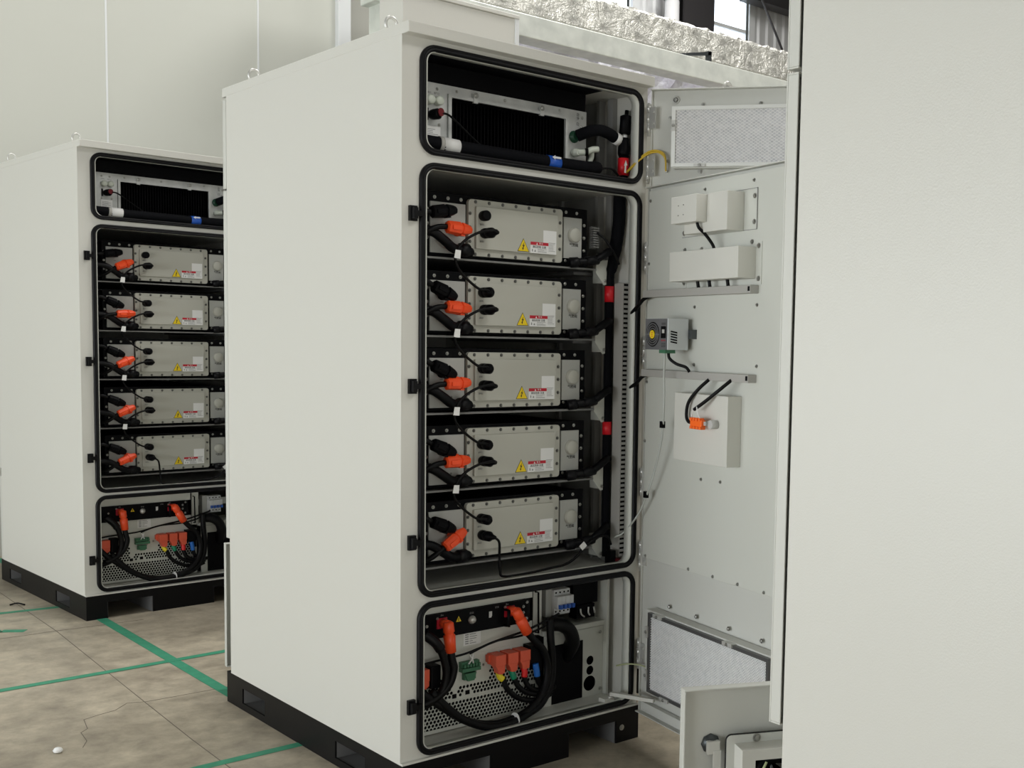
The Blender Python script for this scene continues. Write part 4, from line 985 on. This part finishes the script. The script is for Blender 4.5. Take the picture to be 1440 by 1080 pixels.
    vm = MB()
    for i in range(5):
        z = 1.399+i*.0082; y0, y1 = -.108, -.083
        vm.add([(.3163, y0, z+.004), (.3163, y1, z), (.3163, y1, z+.0045), (.3163, y0, z+.0085), (.3170, y0, z+.004), (.3170, y1, z), (.3170, y1, z+.0045), (.3170, y0, z+.0085)],
               [(0, 3, 2, 1), (4, 5, 6, 7), (0, 1, 5, 4), (1, 2, 6, 5), (2, 3, 7, 6), (3, 0, 4, 7)])
    obj('side_vents', vm, BLACKC, t, off=o)
    obj('rail_clip', MB().box(.19, .335, -.020, -.040, 1.415, 1.445), DARKM, t, off=o)
    obj('terminal', MB().box(.262, .300, -.078, -.116, 1.368, 1.379), GREEN, t, off=o, label='green terminal plug')
    obj('cable', MB().tube([(.285, -.095, 1.370), (.288, -.092, 1.352), (.310, -.080, 1.335), (.335, -.06, 1.325), (.342, -.05, 1.310)], .005, 8), CABLE, t, off=o)
    # control box
    o = (.44, -.020, 1.02)
    t = TH('control_box', 'square light grey box below the lower trunking, open door of the '+cn, 'box', *o)
    obj('box', MB().box(.292, .585, -.020, -.072, 1.027, 1.243), BOXG, t, off=o, bev=.0015)
    obj('stud', MB().cyl((.53, -.072, 1.155), (.53, -.098, 1.155), .0135, 16), DUCTM2, t, off=o)
    for x, z in ((.372, 1.158), (.395, 1.17)): obj('pin_hole', MB().cyl((x, -.0715, z), (x, -.0727, z), .002, 8), BLACKINK, t, off=o)
    tb = TH('orange_connector', 'bright orange connector block on the square door box of the '+cn, 'connector', .48, -.098, 1.155)
    cm = MB().box(-.034, .028, -.016, .0, -.010, .012)
    for i in range(4): cm.box(-.032+i*.015, -.022+i*.015, -.020, -.002, .008, .018); cm.box(-.030+i*.016, -.018+i*.016, -.021, -.002, -.017, -.008)
    obj('body', cm, BRIGHTO, tb, bev=.001)
    obj('clip', MB().box(.020, .040, -.008, .024, -.004, .008), GREYP2, tb)
    obj('cable_end', MB().tube([(-.034, -.01, .012), (-.030, -.012, .032), (-.022, -.01, .045)], .002, 6).tube([(.012, -.01, .014), (.0, -.012, .034), (-.008, -.01, .052)], .002, 6), PAPER, tb)
    t = TH('device_cable', 'curved black cable left of the orange connector on the door of the '+cn, 'cable', .40, -.08, 1.2, 'trunking cables of the '+cn)
    obj('cable', MB().tube([(.452, -.05, 1.290), (.425, -.075, 1.255), (.392, -.085, 1.215), (.382, -.085, 1.175), (.395, -.085, 1.155), (.416, -.08, 1.153)], .0055, 8).cyl((.414, -.08, 1.153), (.419, -.08, 1.153), .008, 8), CABLE, t, off=(.40, -.08, 1.2))
    t = TH('device_cable', 'straight black cable sloping to the orange connector on the door of the '+cn, 'cable', .50, -.08, 1.2, 'trunking cables of the '+cn)
    obj('cable', MB().tube([(.570, -.05, 1.292), (.545, -.075, 1.262), (.50, -.095, 1.225), (.458, -.108, 1.197)], .0055, 8), CABLE, t, off=(.50, -.08, 1.2))
    # clear drain tube
    g = D.inverted() @ (M @ Vector((.905, .035, .735))); g2 = D.inverted() @ (M @ Vector((.880, .06, .715)))
    t = TH('clear_tube', 'thin clear tube hanging from the dehumidifier on the door of the '+cn, 'tube', .2, -.06, 1.0)
    obj('tube', MB().tube([(.272, -.10, 1.372), (.262, -.095, 1.30), (.250, -.085, 1.20), (.215, -.07, 1.08), (.150, -.06, .95), (.090, -.055, .86), (.035, -.05, .80), tuple(g), tuple(g2)], .0034, 8), CLEAR, t, off=(.2, -.06, 1.0))
    for x, y, z in ((.229, -.076, 1.135), (.105, -.057, .888)): obj('tie_mount', MB().box(x-.008, x+.008, y-.006, y+.006, z-.012, z+.010), BLACKC, t, off=(.2, -.06, 1.0))

# ------------------------------------------------------------------ the cabinets
NEAR = 'nearer cabinet'; FAR = 'farther cabinet'
M1 = Matrix.Identity(4)
c1 = build_cabinet(M1, 'tall white battery cabinet with open doors in the middle, its front bays exposed', rear_angle=9.5)
front_doors(c1, M1); contents(M1, NEAR); door_devices(M1, NEAR)
M2 = T(-.02765, 2.93922, 0) @ RZ(2.799)
c2 = build_cabinet(M2, 'white battery cabinet farther back at the left with its front bays exposed', rear_angle=0)
front_doors(c2, M2); front_doors(c2, M2); contents(M2, FAR, True)
M3 = T(0.0, -2.763, 0)
c3 = build_cabinet(M3, 'closest white battery cabinet, only its blank side showing at the right edge', rear_angle=26)
d = C_last[0]
M4 = T(1.285, -.15, 0)
c4 = build_cabinet(M4, 'white battery cabinet almost hidden behind the open doors, with one lifting eye in sight', rear_angle=0)
# small equipment on the open rear door of the closest cabinet (inner side = local +Y)
g0 = M3 @ T(*HINGE_R, 0) @ RZ(180-26)
obj('door_latch', MB().lathe([(.024, 0), (.024, .006), (.017, .008), (.017, .022), (.012, .026)], (.829, 0, .445), (0, 1, 0), 8), DARKM, d)
obj('latch_lever', MB().box(.812, .832, .026, .031, .33, .437).box(.814, .846, .018, .030, .427, .459), ZINC, d, bev=.002)
obj('recess_plate', MB().prism(rrect(.10, .798, .12, .470, .012), .026, .030), DOORW, d, bev=.001)
obj('recess_edge', sweep(rrect(.10, .798, .12, .470, .012), [(0, .0262), (.003, .0262), (.003, .029), (0, .029)]), BLACKINK, d)
for x, z in ((.722, .460), (.788, .37), (.788, .22), (.45, .460)): bolt(d, x, .030, z, .007, flip=True)
obj('door_box', holed([(.14, .14), (.778, .14), (.778, .450), (.14, .450)], [[(.16, .16), (.745, .16), (.745, .425), (.16, .425)]], .030, .085), BOXG, d, bev=.001)
hd = thing('door_fan', 'black round fan with wiring mounted in the low open rear door of the closest cabinet', 'fan', g0 @ T(.690, .062, .372))
obj('fan_ring', sweep(circ(0, 0, .052, 32), [(-.010, -.022), (-.010, .022), (.010, .022), (.010, -.022)]), BLACKC, hd)
obj('fan_motor', MB().cyl((0, -.02, 0), (0, .022, 0), .028, 20), BLACKC, hd)
obj('spoke', MB().cyl((-.046, .018, .018), (.046, .018, -.018), .004, 8).cyl((-.018, .018, -.046), (.018, .018, .046), .004, 8), DARKM, hd)
obj('wire', MB().tube([(.03, .03, .05), (.045, .035, .02), (.04, .035, -.02), (.02, .03, -.05)], .003, 8), YGWIRE, hd)
obj('plug', MB().cyl((.02, .02, -.062), (.045, .035, -.07), .014, 14), PAPER, hd)
